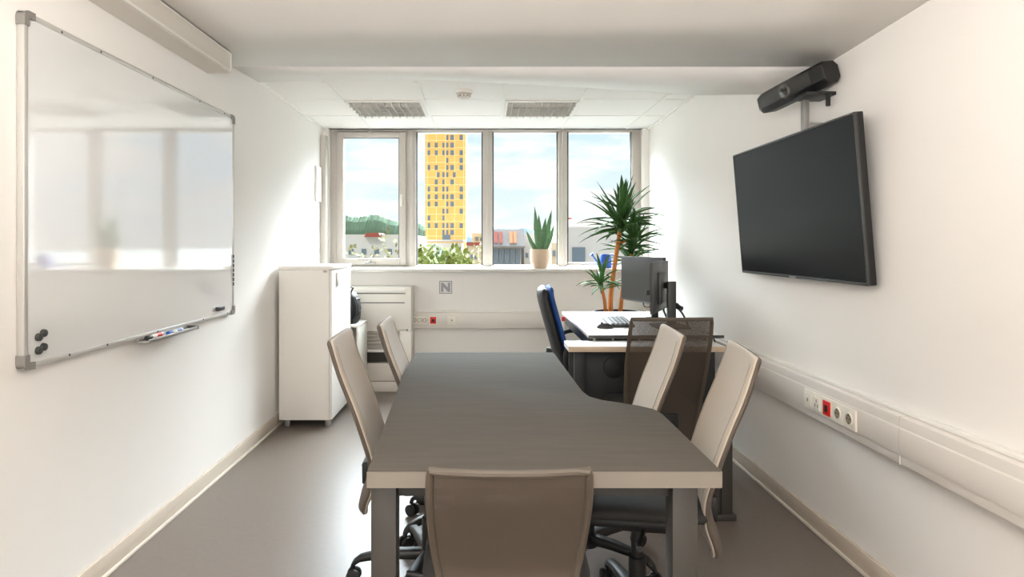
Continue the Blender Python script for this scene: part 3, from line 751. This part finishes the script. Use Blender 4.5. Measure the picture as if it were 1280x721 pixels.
c6.location = (.050, 1.70, 0); c6.rotation_euler[2] = math.radians(90)

# ================================================================== DESKS
t = thing('desk', 'white desk with a beige front edge behind the dark mesh chair', 'desk', (.85, 3.55, 0))
ax0, ax1 = X(711, 3.35), X(907, 3.35)
MB().box(ax0, ax1, 3.352, 3.553, .705, .735, .002).build('desktop', 'desk', t)
MB().box(ax0-.001, ax1+.001, 3.349, 3.3525, .7055, .7345, .001).build('front_edge', 'deskedge', t)
MB().box(ax0+.02, ax1-.05, 3.50, 3.515, .16, .70, .002).build('dark_panel', 'black2', t)  # black sheet added to darken the space under the desk
for xx in (ax0+.04, ax1-.09):
    l = MB().box(xx, xx+.06, 3.42, 3.46, .02, .705, .003).build('leg', 'black2', t)
    MB().box(xx, xx+.06, 3.36, 3.54, .0, .022, .003).build('foot_bar', 'steel', l)
MB().cyl((X(767, 3.5), 3.4995, Z(459, 3.5)), (X(767, 3.5), 3.486, Z(459, 3.5)), .058, seg=32, bev=.004).build('dark_disc', 'black2', t)  # added dark disc in place of the blue chair's seat and arm
DZ = .765
t = thing('desk', 'white height adjustable desk carrying the monitors by the right wall', 'desk', (.95, 4.2, 0))
bx0, bx1 = .572, 1.33
MB().box(bx0, bx1, 3.56, 4.82, DZ-.018, DZ, .002).build('desktop', 'desk', t)
MB().box(bx0-.001, bx1, 3.557, 3.5605, DZ-.0165, DZ-.0008).build('front_edge', 'dgrey', t)
MB().box(bx0+.004, bx0+.03, 3.60, 4.78, DZ-.075, DZ-.0185, .002).build('apron', 'black', t)
for yy in (3.78, 4.62):
    l = MB().box(.92, .99, yy-.04, yy+.04, .03, DZ-.0185, .004).build('leg', 'steel', t)
    MB().box(.64, 1.28, yy-.035, yy+.035, 0, .03, .004).build('foot_bar', 'steel', l)
# tall grey post of the sit-stand desk beside the near right chair
o = MB().box(X(900, 2.95), X(914, 2.95), 2.93, 3.0, .0, Z(470, 2.95), .004).box(X(894, 2.95), X(900.2, 2.95), 2.94, 2.99, .0, Z(568, 2.95), .003).box(X(910, 2.95), X(918, 2.95), 2.94, 2.99, Z(540, 2.95), Z(534, 2.95), .003).box(X(892, 2.95), X(918, 2.95), 2.92, 3.01, 0, .03, .004).build('desk_post', 'steel')
tag(o, 'grey metal post standing between the near right chair and the skirting', 'post')

# monitors
def monitor(Ma, w, h, base, label, pole_pts, back_stand):
    pass
def quad_monitor(a, b_, zb, zt, thick, label, face):
    """a,b_: (x,y) of the two ends; face: +1 puts the screen on the left side of a->b"""
    A, B = Vector((*a, 0)), Vector((*b_, 0)); d = (B-A); w = d.length; d.normalize(); nrm = Vector((-d.y, d.x, 0))*face
    m4 = Matrix(((d.x, nrm.x, 0, A.x), (d.y, nrm.y, 0, A.y), (0, 0, 1, zb), (0, 0, 0, 1)))
    t = thing('monitor', label, 'monitor', tuple((A+B)/2+Vector((0, 0, zb-.1))), 'monitors on the white desk'); h = zt-zb
    MB().box(0, w, -thick, 0, 0, h, .003, mtx=m4).box(w*.25, w*.75, -thick-.018, -thick+.002, h*.15, h*.8, .008, mtx=m4).build('casing', 'dgrey', t)
    MB().box(.004, w-.004, -.001, .0015, .014, h-.006, mtx=m4).build('screen', 'screen2', t)
    return t, m4, w, h
M['screen2'] = mat('monitor_screen', (44, 43, 42), .3)
t, m4, w, h = quad_monitor((1.005, 4.74), (1.17, 4.20), .865, Z(320, 4.74), .02, 'far monitor on the white desk, its dark screen turned to the room', -1)
c = at(818.5, 400, 4.30); c.z = DZ
MB().box(c.x-.022, c.x+.022, c.y-.012, c.y+.012, DZ+.008, .96, .004).box(c.x-.06, c.x+.02, c.y-.01, c.y+.01, .93, .965, .004).build('stand_pole', 'black', t)
MB().lathe(c.x, c.y, [(.075, DZ+.0005), (.075, DZ+.008), (.06, DZ+.013), (.0, DZ+.013)][:3]).build('stand_base', 'dgrey', t)
t, m4, w, h = quad_monitor((X(812.5, 3.72), 3.72), (X(831, 4.18), 4.18), Z(393, 3.72), Z(328, 3.72), .022, 'near monitor on the white desk seen edge-on with its back to the wall', 1)
p = at(839, 380, 3.90)
MB().box(p.x-.024, p.x+.026, p.y-.02, p.y+.02, DZ+.012, Z(351.5, 3.9), .004).build('stand_pole', 'dgrey', t)
MB().box(p.x-.11, p.x+.09, p.y-.11, p.y+.11, DZ+.0005, DZ+.013, .004).build('stand_base', 'dgrey', t)
q = at(822, 355, 4.0)
MB().tube([(q.x, q.y, q.z), (p.x-.01, p.y, Z(357, 3.9))], .02, 10).build('arm', 'black', t)
MB().tube([at(845, 381, 3.9), at(848, 384, 3.88), at(852, 386, 3.86)], .016, 10).build('cable_clip', 'black', t)
def cable(pts, r, label, name='cable', m='black'):
    o = MB().tube(spline([tuple(p) for p in pts], 6), r, 8).build(name, m); tag(o, label, 'cable', None); return o
cable([at(848, 386, 3.86), at(853, 392, 3.85), at(858, 402, 3.85), at(863, 416, 3.83), at(866, 421, 3.78)], .006, 'black cable hanging from the near monitor stand down to the desk')
cable([at(804, 377, 4.35), at(805, 382, 4.33), at(809, 384, 4.30), at(814, 383, 4.28)], .004, 'thin black cable looped under the far monitor')
cable([at(829, 383, 4.05), at(830, 389, 4.0), at(834, 398, 3.98), at(838, 407, 3.96)], .007, 'black cable between the near monitor and its stand')
cable([at(884, 416, 3.62), at(892, 423, 3.6), at(893, 429, 3.58), at(885, 433, 3.62), Vector((1.24, 3.64, DZ+.004))], .004, 'thin black cable looped on the desk right of the mesh chair')
# keyboard, mouse
ky = 4.10
t = thing('keyboard', 'black keyboard lying on the white desk in front of the monitors', 'keyboard', (X(772, ky), ky, DZ+.001))
k4 = Matrix.Translation((X(772, ky), ky, DZ+.002)) @ Matrix.Rotation(math.radians(-4), 4, 'Z')
MB().box(-.075, .075, -.22, .22, 0, .016, .004, mtx=k4).build('body', 'black', t)
b = MB()
for i in range(5):
    for j in range(14): b.box(-.066+.027*i, -.066+.027*i+.022, -.21+.03*j, -.21+.03*j+.025, .0155, .022, .002, mtx=k4)
b.build('keys', 'dgrey', t)
t = thing('mouse', 'dark computer mouse on the white desk beside the keyboard', 'mouse', (X(756, 3.86), 3.86, DZ))
mx_, my_ = X(756, 3.86), 3.86
b = MB(); b.ball((mx_, my_, DZ+.004), .05, (1.0, .6, .55), 3); 
bmesh.ops.bisect_plane(b.bm, geom=list(b.bm.verts)+list(b.bm.edges)+list(b.bm.faces), plane_co=(0, 0, DZ+.0005), plane_no=(0, 0, -1), clear_outer=True)
b.build('shell', 'dgrey', t)
MB().cyl((mx_-.018, my_-.004, DZ+.029), (mx_-.018, my_+.004, DZ+.029), .008, seg=14).build('scroll_wheel', 'black', t)
o = MB().box(X(735, 3.6)+.02, X(735, 3.6)+.05, 3.75, 4.05, DZ+.0005, DZ+.004).build('document', 'paper'); tag(o, 'narrow white strip of paper on the left edge of the desk by the blue chair', 'paper')

# ------------------------------------------------------------------ blue office chair
t = thing('office_chair', 'blue and black high-back office chair beside the white desk', 'chair', (.55, 4.1, 0))
yaw = Matrix.Translation((.645, 4.12, 0)) @ Matrix.Rotation(math.radians(-3), 4, 'Z')
rows = spline([(-.275, .985, .40), (-.270, .93, .46), (-.235, .80, .47), (-.195, .66, .47), (-.165, .55, .45), (-.155, .48, .42), (-.155, .44, .36)], 5)
b = MB().loft(back_loft(rows, .04, .030, wk=.96)); b.xf(yaw).build('backrest', 'blue', t, angle=60)
b = MB().loft(back_loft(rows, .062, -.014, wk=1.0, lo=2)); b.xf(yaw).build('back_shell', 'black2', t, angle=60)
b = MB(); rings = []
for x, k, zt, zb in ((-.2, .80, .46, .43), (-.17, .95, .49, .42), (0, 1, .505, .42), (.2, .98, .495, .42), (.27, .88, .46, .42)):
    rings.append([(x, .24*k*math.copysign(abs(math.cos(u))**.4, math.cos(u)), (zt+zb)/2+(zt-zb)/2*math.copysign(abs(math.sin(u))**.8, math.sin(u))) for u in [2*math.pi*q/28 for q in range(28)]])
b.loft(rings).xf(yaw).build('seat', 'black', t, angle=60)
b = MB().box(-.16, .15, -.14, .14, .36, .42, .015).tube([(-.05, 0, .38), (-.2, 0, .39), (-.24, 0, .46), (-.225, 0, .6)], .03, 12); b.xf(yaw).build('seat_pan', 'black2', t)
for sg in (-1, 1):
    b = MB().tube(spline([(.10, sg*.20, .42), (.10, sg*.275, .44), (.08, sg*.285, .56), (.02, sg*.285, .665), (-.12, sg*.285, .665), (-.15, sg*.285, .56), (-.10, sg*.27, .44), (-.06, sg*.20, .42)], 5), .017, 10); b.xf(yaw).build('armrest', 'black', t)
b = MB().cyl((0, 0, .08), (0, 0, .37), .027, seg=20); b.xf(yaw).build('gas_column', 'black', t)
for k in range(5):
    a = .35+2*math.pi*k/5; m5 = yaw @ Matrix.Rotation(a, 4, 'Z')
    rings = [[m5 @ Vector((x, ww*math.cos(u), z+hh*math.sin(u))) for u in [2*math.pi*q/12 for q in range(12)]] for x, z, ww, hh in ((.0, .105, .026, .02), (.15, .1, .022, .017), (.28, .08, .016, .012), (.3, .065, .01, .008))]
    l = MB().loft(rings).build('base_leg', 'black', t, angle=60)
    ca = MB().cyl(m5 @ Vector((.29, -.02, .026)), m5 @ Vector((.29, .02, .026)), .026, seg=18, bev=.004).cyl(m5 @ Vector((.29, 0, .03)), m5 @ Vector((.29, 0, .07)), .006, seg=8); ca.build('caster', 'black2', l)
o = MB().box(X(702.5, 4.55), X(705.5, 4.55), 4.53, 4.55, DZ-.25, Z(401, 4.55), .002).box(X(702, 4.55), X(706, 4.55), 4.528, 4.552, Z(401, 4.55), Z(395, 4.55), .004, mi=1).build('marker_post', ['white', 'red'])
tag(o, 'thin white strip with a red tip at the desk corner beside the blue chair', 'strip')

# ================================================================== PLANTS
def blade(b, base, direction, length, width, droop, rnd, seg=6, fold=.25, side=None):
    d = Vector(direction).normalized(); side = d.cross(Vector((0, 0, 1))) if side is None else side-d*side.dot(d)
    if side.length < .05: side = Vector((1, 0, 0))
    side.normalize(); p = Vector(base); bmv = []
    up = side.cross(d).normalized()
    ds = length/seg
    for i in range(seg+1):
        u = i/seg
        wd = width*(.45+1.1*u if u < .45 else (1-((u-.45)/.55)**1.6)*.95)
        wd = max(wd, .0006)
        bmv.append((p-side*wd/2, p+up*wd*-fold, p+side*wd/2))
        d = (d+Vector((0, 0, -droop*ds*(.4+1.4*u)/max(length, .01)))).normalized(); up = side.cross(d).normalized()
        p = p+d*ds
    bb = bmesh.new(); vv = [[bb.verts.new(q) for q in r] for r in bmv]
    for i in range(seg):
        for k in range(2): bb.faces.new((vv[i][k], vv[i][k+1], vv[i+1][k+1], vv[i+1][k]))
    b._merge(bb)
def crown(c, n, length, width, parent, seed, up=.5, droop=.8, squash=1.0):
    rnd = random.Random(seed); b = MB()
    for i in range(n):
        a = i*2.39996+rnd.uniform(-.3, .3); e = rnd.uniform(-.35, 1.25)*(1 if i > n*.15 else .4)+up*.3
        e = max(-.5, min(1.45, e))
        d = (math.cos(a)*math.cos(e), math.sin(a)*math.cos(e)*squash, math.sin(e))
        l = length*rnd.uniform(.72, 1.1)
        if c[0]+d[0]*l > XR-.05: l = max(.05, (XR-.05-c[0])/d[0])
        blade(b, (c[0]+d[0]*.015, c[1]+d[1]*.015, c[2]+rnd.uniform(-.07, .05)), d, l, width*rnd.uniform(.8, 1.15), droop*rnd.uniform(.5, 1.4), rnd)
    o = b.build('leaf_crown', 'leaf', parent, angle=80)
    s = o.modifiers.new('thickness', 'SOLIDIFY'); s.thickness = .0015
    return o
PY = 5.12
pc = at(771, 391, PY)
t = thing('dracaena_plant', 'tall dracaena with orange canes in a black planter behind the desk', 'plant', (pc.x, PY, 0))
pr = 29/F*PY
MB().lathe(pc.x, PY, [(pr*.74, 0), (pr*.76, .02), (pr, pc.z-.02), (pr*1.03, pc.z-.018), (pr*1.03, pc.z+.012), (pr*.94, pc.z+.012), (pr*.92, pc.z-.04)]).build('planter', 'black', t)
MB().lathe(pc.x, PY, [(pr*.91, pc.z-.05), (pr*.91, pc.z-.02)]).build('soil', 'soil', t)
def cane(pp, r, y0, y1):
    n = len(pp); P = [tuple(at(p[0], p[1], y0+(y1-y0)*i/(n-1))) for i, p in enumerate(pp)]
    Q = spline(P, 5); MB().tube(Q, [r*(1-.25*i/len(Q)) for i in range(len(Q))], 10).build('cane', 'cane', t)
    return P[-1]
e1 = cane([(763, 394), (764, 365), (768, 335), (773, 300), (777, 275)], .021, PY, PY-.05)
e2 = cane([(775, 394), (778, 365), (783, 335), (789, 318)], .019, PY+.02, PY+.05)
e3 = cane([(757, 394), (756, 378), (753, 362), (752, 352)], .015, PY-.03, PY-.08)
e4 = cane([(770, 322), (775, 305), (788, 300)], .013, PY-.02, PY+.0)
crown((e1[0], e1[1], e1[2]-.03), 64, .34, .043, t, 3, up=.6, droop=.55)
crown((e1[0]+.01, e1[1], e1[2]+.06), 28, .27, .043, t, 5, up=1.6, droop=.25)
crown((e4[0]+.03, e4[1], e4[2]-.0), 46, .27, .042, t, 11, up=.8, droop=.5)
crown((e2[0], e2[1], e2[2]+.0), 34, .24, .04, t, 17, up=.8, droop=.6)
crown((e3[0], e3[1], e3[2]), 26, .21, .036, t, 23, up=.6, droop=.8)
# blue watering can on the sill
wc = at(757, 337, 5.68); wc.z = 1.062
t = thing('watering_can', 'blue watering can on the window sill behind the dracaena', 'watering can', tuple(wc))
MB().lathe(wc.x, wc.y, [(.048, wc.z+.001), (.054, wc.z+.006), (.05, wc.z+.10), (.042, wc.z+.125), (.036, wc.z+.125), (.034, wc.z+.1)]).build('can_body', 'bluep', t)
MB().tube([(wc.x-.045, wc.y, wc.z+.03), (wc.x-.085, wc.y, wc.z+.07), (wc.x-.115, wc.y, wc.z+.115)], [.013, .010, .008], 10).cyl((wc.x-.113, wc.y, wc.z+.112), (wc.x-.128, wc.y, wc.z+.128), .010, .018, seg=14).build('spout', 'bluep', t)
MB().tube(spline([(wc.x+.045, wc.y, wc.z+.03), (wc.x+.085, wc.y, wc.z+.06), (wc.x+.075, wc.y, wc.z+.115), (wc.x+.036, wc.y, wc.z+.12)], 5), .007, 8).build('handle', 'bluep', t)
# snake plant on the sill
sc = at(675, 341, 5.66); sc.z = 1.062
t = thing('snake_plant', 'snake plant with upright leaves in a round beige pot on the window sill', 'plant', tuple(sc))
r = 12.8/F*5.66
MB().lathe(sc.x, sc.y, [(r*.62, sc.z+.0005), (r*.7, sc.z+.006), (r*.92, sc.z+.05), (r*1.0, sc.z+.10), (r*.98, sc.z+.14), (r*.93, sc.z+.17), (r*.86, sc.z+.17), (r*.84, sc.z+.145)]).build('pot', 'pot', t)
MB().lathe(sc.x, sc.y, [(r*.85, sc.z+.13), (r*.85, sc.z+.15)]).build('soil', 'soil', t)
b = MB(); rnd = random.Random(4)
for (px, py, bx, w, yy) in ((658, 287, 669, .022, 0), (669, 257, 672, .030, .02), (673, 268, 674, .034, -.02), (689, 262, 680, .032, .0), (693, 280, 682, .030, .02), (681, 272, 677, .034, -.03), (677, 290, 676, .034, -.04), (685, 296, 680, .028, -.03), (664, 300, 671, .024, -.02)):
    tip = at(px, py, 5.66); base = Vector((X(bx, 5.66), 5.66+yy, sc.z+.14)); tip.y += yy*2
    d = tip-base
    blade(b, base, d, d.length, w*1.6, .12, rnd, seg=8, fold=.15, side=Vector((1, rnd.uniform(-.5, .5), 0)))
o = b.build('leaves', 'leaf2', t, angle=80); s_ = o.modifiers.new('thickness', 'SOLIDIFY'); s_.thickness = .003

# ================================================================== OUTSIDE THE WINDOW
def facade(name, x0, x1, y0, y1, z0, z1, wall_mat, label, wins, wmat, cat='building', roof=None, group=None):
    t = thing(name, label, cat, ((x0+x1)/2, (y0+y1)/2, z0), group)
    MB().box(x0, x1, y0, y1, z0, z1).build('wall', wall_mat, t, smooth=False)
    if roof: MB().box(x0-.3, x1+.3, y0-.3, y1+.3, z1, z1+roof[0]).build('roof', roof[1], t, smooth=False)
    first = None
    for (a, c, q, r) in wins:
        m = MB().box(a, c, y0-.12, y0+.05, q, r)
        m.build('window', wmat, t, smooth=False)
    return t
GZ = -13.0
b = MB().box(-900, 900, 30, 2600, GZ-1, GZ); struct(b.build('ground_outside', mat('ground_haze', (62, 64, 56), .9, noise=.2, nscale=.05)))
def panel_mat(name, col, col2, sx, sz):
    m = mat(name, col, .6, noise=.05, nscale=.3); t = m.node_tree; b = t.nodes['Principled BSDF']
    co = t.nodes.new('ShaderNodeTexCoord'); mp_ = t.nodes.new('ShaderNodeMapping'); mp_.inputs['Rotation'].default_value = (math.pi/2, 0, 0); t.links.new(co.outputs['Object'], mp_.inputs[0])
    br = t.nodes.new('ShaderNodeTexBrick'); br.offset = 0; br.inputs['Color1'].default_value = srgb(*col); br.inputs['Color2'].default_value = srgb(*[min(255, c_*.97) for c_ in col]); br.inputs['Mortar'].default_value = srgb(*col2)
    br.inputs['Scale'].default_value = 1; br.inputs['Brick Width'].default_value = sx; br.inputs['Row Height'].default_value = sz; br.inputs['Mortar Size'].default_value = .09
    t.links.new(mp_.outputs[0], br.inputs['Vector']); t.links.new(br.outputs[0], b.inputs['Base Color']); return m
TYY = 140.0
tx0, tx1 = X(531.5, TYY), X(582, TYY)
yel = panel_mat('golden_cladding', (234, 176, 92), (244, 204, 140), 2.0, 1.62)
wins = []
cols = {0: (534.5, 537.7), 1: (543.5, 547.2), 2: (553, 555.6), 3: (557.8, 560.4), 4: (563, 567.4), 5: (574.5, 578.5), 6: (546, 549.5), 7: (566, 569.5)}
rowsw = [(164, [1, 2, 4, 5]), (172, [3, 4, 5]), (181.5, [0, 1, 2, 3, 4]), (191, [0, 1, 2, 3, 4, 5]), (200.5, [3, 5]), (209.5, [0, 1, 3, 4, 5]), (218.5, [6, 2, 3, 7]), (227.5, [1, 2, 4]), (236.5, [0, 1, 2, 3, 5]), (246, [0, 1, 2, 3, 4, 5]), (255, [0, 1, 3, 4]), (264, [2, 3, 5]), (272.5, [0, 2]), (282, [0, 1, 2, 3, 4, 5]), (290.5, [2, 3, 4])]
for y, cs in rowsw:
    for c_ in cs:
        a, d = cols[c_]; wins.append((X(a, TYY), X(d, TYY), Z(y+3, TYY), Z(y-3.2, TYY)))
for y in (155, 146, 137):
    for c_ in (0, 1, 3, 4, 5):
        a, d = cols[c_]; wins.append((X(a, TYY), X(d, TYY), Z(y+3, TYY), Z(y-3.2, TYY)))
M['winpane'] = mat('far_window', (104, 116, 126), .25, noise=.2, nscale=.4)
tw = facade('tower_block', tx0, tx1, TYY, TYY+10, GZ, 36, yel, 'tall golden clad tower block seen through the second window', wins, 'winpane')
MB().box(X(553, TYY), X(563, TYY), TYY-.2, TYY+.05, Z(300, TYY), Z(293.5, TYY)).build('entrance_glazing', 'winpane', tw, smooth=False)
M['concrete'] = mat('pale_concrete', (180, 176, 170), .8, noise=.05, nscale=.5)
o = MB().box(X(527, 120), X(577, 120), 120, 133, GZ, Z(299.5, 120)-.6).box(X(526, 120)-.2, X(578, 120)+.2, 119.7, 133.2, Z(302, 120), Z(299.5, 120)).build('podium_building', 'concrete'); tag(o, 'pale flat podium roof at the foot of the golden tower', 'building')

def tree(px, ptop, Y, rad, label, m, seed, group=None, n=900, leafs=.35):
    rnd = random.Random(seed); x = X(px, Y); top = Z(ptop, Y)
    t = thing('tree', label, 'tree', (x, Y, GZ), group)
    H_ = top-GZ
    MB().tube([(x, Y, GZ), (x+.1*rad, Y, GZ+H_*.35), (x, Y, GZ+H_*.75)], [.25, .2, .1], 8).build('trunk', 'bark', t)
    b = MB(); bb = bmesh.new()
    for i in range(n):
        # leaf clumps spread through an egg-shaped crown
        while True:
            v = Vector((rnd.uniform(-1, 1), rnd.uniform(-1, 1), rnd.uniform(-1, 1)))
            if .35 < v.length < 1: break
        c_ = Vector((x+v.x*rad, Y+v.y*rad*.8, top-H_*.42*(1-v.z)))
        d1 = Vector((rnd.gauss(0, 1), rnd.gauss(0, 1), rnd.gauss(0, 1))).normalized(); d2 = d1.orthogonal().normalized()
        s_ = leafs*rnd.uniform(.6, 1.4)
        q = [bb.verts.new(c_+d1*s_), bb.verts.new(c_+d2*s_*.6), bb.verts.new(c_-d1*s_), bb.verts.new(c_-d2*s_*.6)]
        bb.faces.new(q)
    b._merge(bb)
    if n > 300: b.ball((x, Y, top-H_*.42), 1, (rad*.8, rad*.62, H_*.34), 3)
    b.build('crown', m, t, smooth=False)
    return t
M['bark'] = mat('bark', (110, 92, 74), .9)
M['tleaf'] = mat('tree_leaf_yellow_green', (112, 120, 40), .7, noise=.4, nscale=.8)
M['tleaf2'] = mat('tree_leaf_green', (84, 106, 48), .7, noise=.4, nscale=.8)
M['tleaf3'] = mat('tree_leaf_pale', (140, 134, 92), .8, noise=.3, nscale=.8)
TG = 'trees below the golden tower'
tree(530, 303, 62, 1.9, 'yellow-green tree at the left foot of the golden tower', 'tleaf', 1, TG)
tree(547, 304, 66, 1.7, 'green tree in front of the middle of the tower podium', 'tleaf2', 2, TG)
tree(565, 302, 60, 1.6, 'yellow-green tree at the right foot of the golden tower', 'tleaf', 3, TG)
tree(580, 309, 64, 1.2, 'small yellow-green tree right of the tower podium', 'tleaf', 4, TG, n=600)
tree(483, 283, 55, 2.0, 'pale thin tree right side of the first window', 'tleaf3', 6, 'thin trees seen through the first window', n=260, leafs=.25)
tree(444, 299, 60, 1.6, 'pale thin tree left side of the first window', 'tleaf3', 7, 'thin trees seen through the first window', n=200, leafs=.25)
tree(597, 291, 75, 1.2, 'bare pale tree right of the golden tower', 'tleaf3', 8, n=200, leafs=.25)
# hill and mountains
def ridge(name, px0, px1, Y, f, m, depth, rough, seed):
    rnd = random.Random(seed); bb = bmesh.new(); nx, ny = 90, 10; vs = []
    for j in range(ny+1):
        row = []
        v = j/ny
        for i in range(nx+1):
            u = i/nx; px = px0+(px1-px0)*u; top = Z(f(px), Y)
            k = math.sin(math.pi*v)**.8
            z = GZ+(top-GZ)*k+(rnd.uniform(-1, 1)*rough if 0 < j < ny else 0)
            row.append(bb.verts.new((X(px, Y)+rnd.uniform(-.3, .3)*rough, Y-depth/2+depth*v, z)))
        vs.append(row)
    for j in range(ny):
        for i in range(nx): bb.faces.new((vs[j][i], vs[j][i+1], vs[j+1][i+1], vs[j+1][i]))
    b = MB(); b._merge(bb); return struct(b.build(name, m, smooth=False))
ridge('hill', 380, 545, 620, lambda p: 267.5+((p-440)/60)**2*6+2*math.sin(p*.13), mat('hill_forest', (84, 104, 82), .9, noise=.35, nscale=.06), 50, .8, 3)
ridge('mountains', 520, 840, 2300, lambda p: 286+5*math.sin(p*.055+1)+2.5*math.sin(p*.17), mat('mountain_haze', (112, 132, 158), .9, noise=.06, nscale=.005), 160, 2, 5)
# buildings
M['pwhite'] = mat('white_render', (196, 190, 184), .8, noise=.03, nscale=.5)
M['pcream'] = mat('cream_render', (196, 176, 150), .8, noise=.05, nscale=.5)
M['rooft'] = mat('red_roof', (150, 74, 62), .8, noise=.1, nscale=1)
M['greyclad'] = mat('grey_cladding', (118, 114, 112), .6, noise=.05, nscale=1)
Y = 90
hall = facade('white_hall', X(424, Y), X(512, Y), Y, Y+25, GZ, Z(293, Y), 'pwhite', 'long white flat-roofed hall low in the first window', [(X(a, Y), X(a+6, Y), Z(318, Y), Z(311, Y)) for a in (436, 452, 468, 484)], 'winpane')
MB().prism([(X(455, 89), Z(296, 89)), (X(476, 89), Z(296, 89)), (X(473, 89), Z(291, 89)), (X(458, 89), Z(291, 89))], 'y', 89, 94).build('red_canopy', 'rooft', hall)
Y = 110
facade('house', X(585, Y), X(598, Y), Y, Y+10, GZ, Z(307, Y), 'pcream', 'cream house with red roof right of the golden tower', [(X(588, Y), X(591, Y), Z(324, Y), Z(318, Y)), (X(593, Y), X(596, Y), Z(324, Y), Z(318, Y))], 'winpane', roof=(.6, 'rooft'))
Y = 150
facade('house', X(590, Y), X(612, Y), Y, Y+12, GZ, Z(291, Y), 'pwhite', 'white block behind the cream house beside the second mullion', [(X(594, Y), X(598, Y), Z(301, Y), Z(296, Y)), (X(600, Y), X(603, Y), Z(301, Y), Z(296, Y))], 'winpane')
# grey roofed building in the third window
Y = 55
t = thing('grey_roofed_building', 'grey roofed building with red panels left side of the third window', 'building', (X(630, Y), Y, GZ))
xa, xb = X(608, Y), X(656, Y)
MB().box(xa, xb-.3, Y+.5, Y+14, GZ, Z(309, Y)).build('wall', 'pwhite', t, smooth=False)
MB().prism([(Y-.2, Z(309.5, Y)), (Y-.2, Z(307.5, Y)), (Y+1.0, Z(286, Y)), (Y+14, Z(286, Y)), (Y+14, Z(309.5, Y))], 'x', xa, xb).build('roof', 'greyclad', t, smooth=False)
for a, m_ in ((618, 'rooft'), (624, 'rooft'), (637, 'orangep'), (642, 'orangep')):
    if m_ == 'orangep' and 'orangep' not in M: M['orangep'] = mat('orange_panel', (190, 120, 80), .7)
    s0 = (Z(286, Y)-Z(307.5, Y))/1.2
    zz = lambda y: Z(307.5, Y)+(y-Y+.2)*s0
    x_ = X(a, Y); b = MB(); w_ = X(a+4, Y)-x_
    y0_, y1_ = Y+.02, Y+.82
    b.loft([[(x_, y0_, zz(y0_)), (x_+w_, y0_, zz(y0_)), (x_+w_, y0_-.1, zz(y0_)), (x_, y0_-.1, zz(y0_))], [(x_, y1_, zz(y1_)), (x_+w_, y1_, zz(y1_)), (x_+w_, y1_-.1, zz(y1_)), (x_, y1_-.1, zz(y1_))]])
    b.build('roof_panel', m_, t, smooth=False)
for a in (617, 624, 631, 638, 645):
    MB().box(X(a, Y), X(a+5.6, Y), Y+.35, Y+.55, Z(331, Y), Z(311, Y)).build('window', 'winpane', t, smooth=False)
Y = 62
facade('white_building', X(655, Y), X(700, Y), Y, Y+15, GZ, Z(291, Y), 'pwhite', 'white building behind the snake plant in the third window', [(X(657, Y), X(660, Y), Z(322, Y), Z(316, Y))], 'winpane')
Y = 48
facade('orange_house', X(689, Y), X(699, Y), Y, Y+8, GZ, Z(303, Y), 'pcream', 'cream house right of the snake plant in the third window', [(X(691, Y), X(694, Y), Z(320, Y), Z(313, Y))], 'winpane')
Y = 45
t = facade('white_building', X(706, Y), X(820, Y), Y, Y+16, GZ, Z(284, Y), 'pwhite', 'white building with a grey window behind the dracaena in the fourth window', [(X(715, Y), X(731, Y), Z(329, Y), Z(309, Y))], 'winpane')
MB().box(X(712, Y), X(800, Y), Y+3, Y+15, Z(284, Y)-.05, Z(272, Y)).build('upper_storey', 'pwhite', t, smooth=False)
MB().box(X(712, Y), X(724, Y), Y+4, Y+6, Z(272, Y), Z(269, Y)).build('red_roof_box', 'rooft', t, smooth=False)
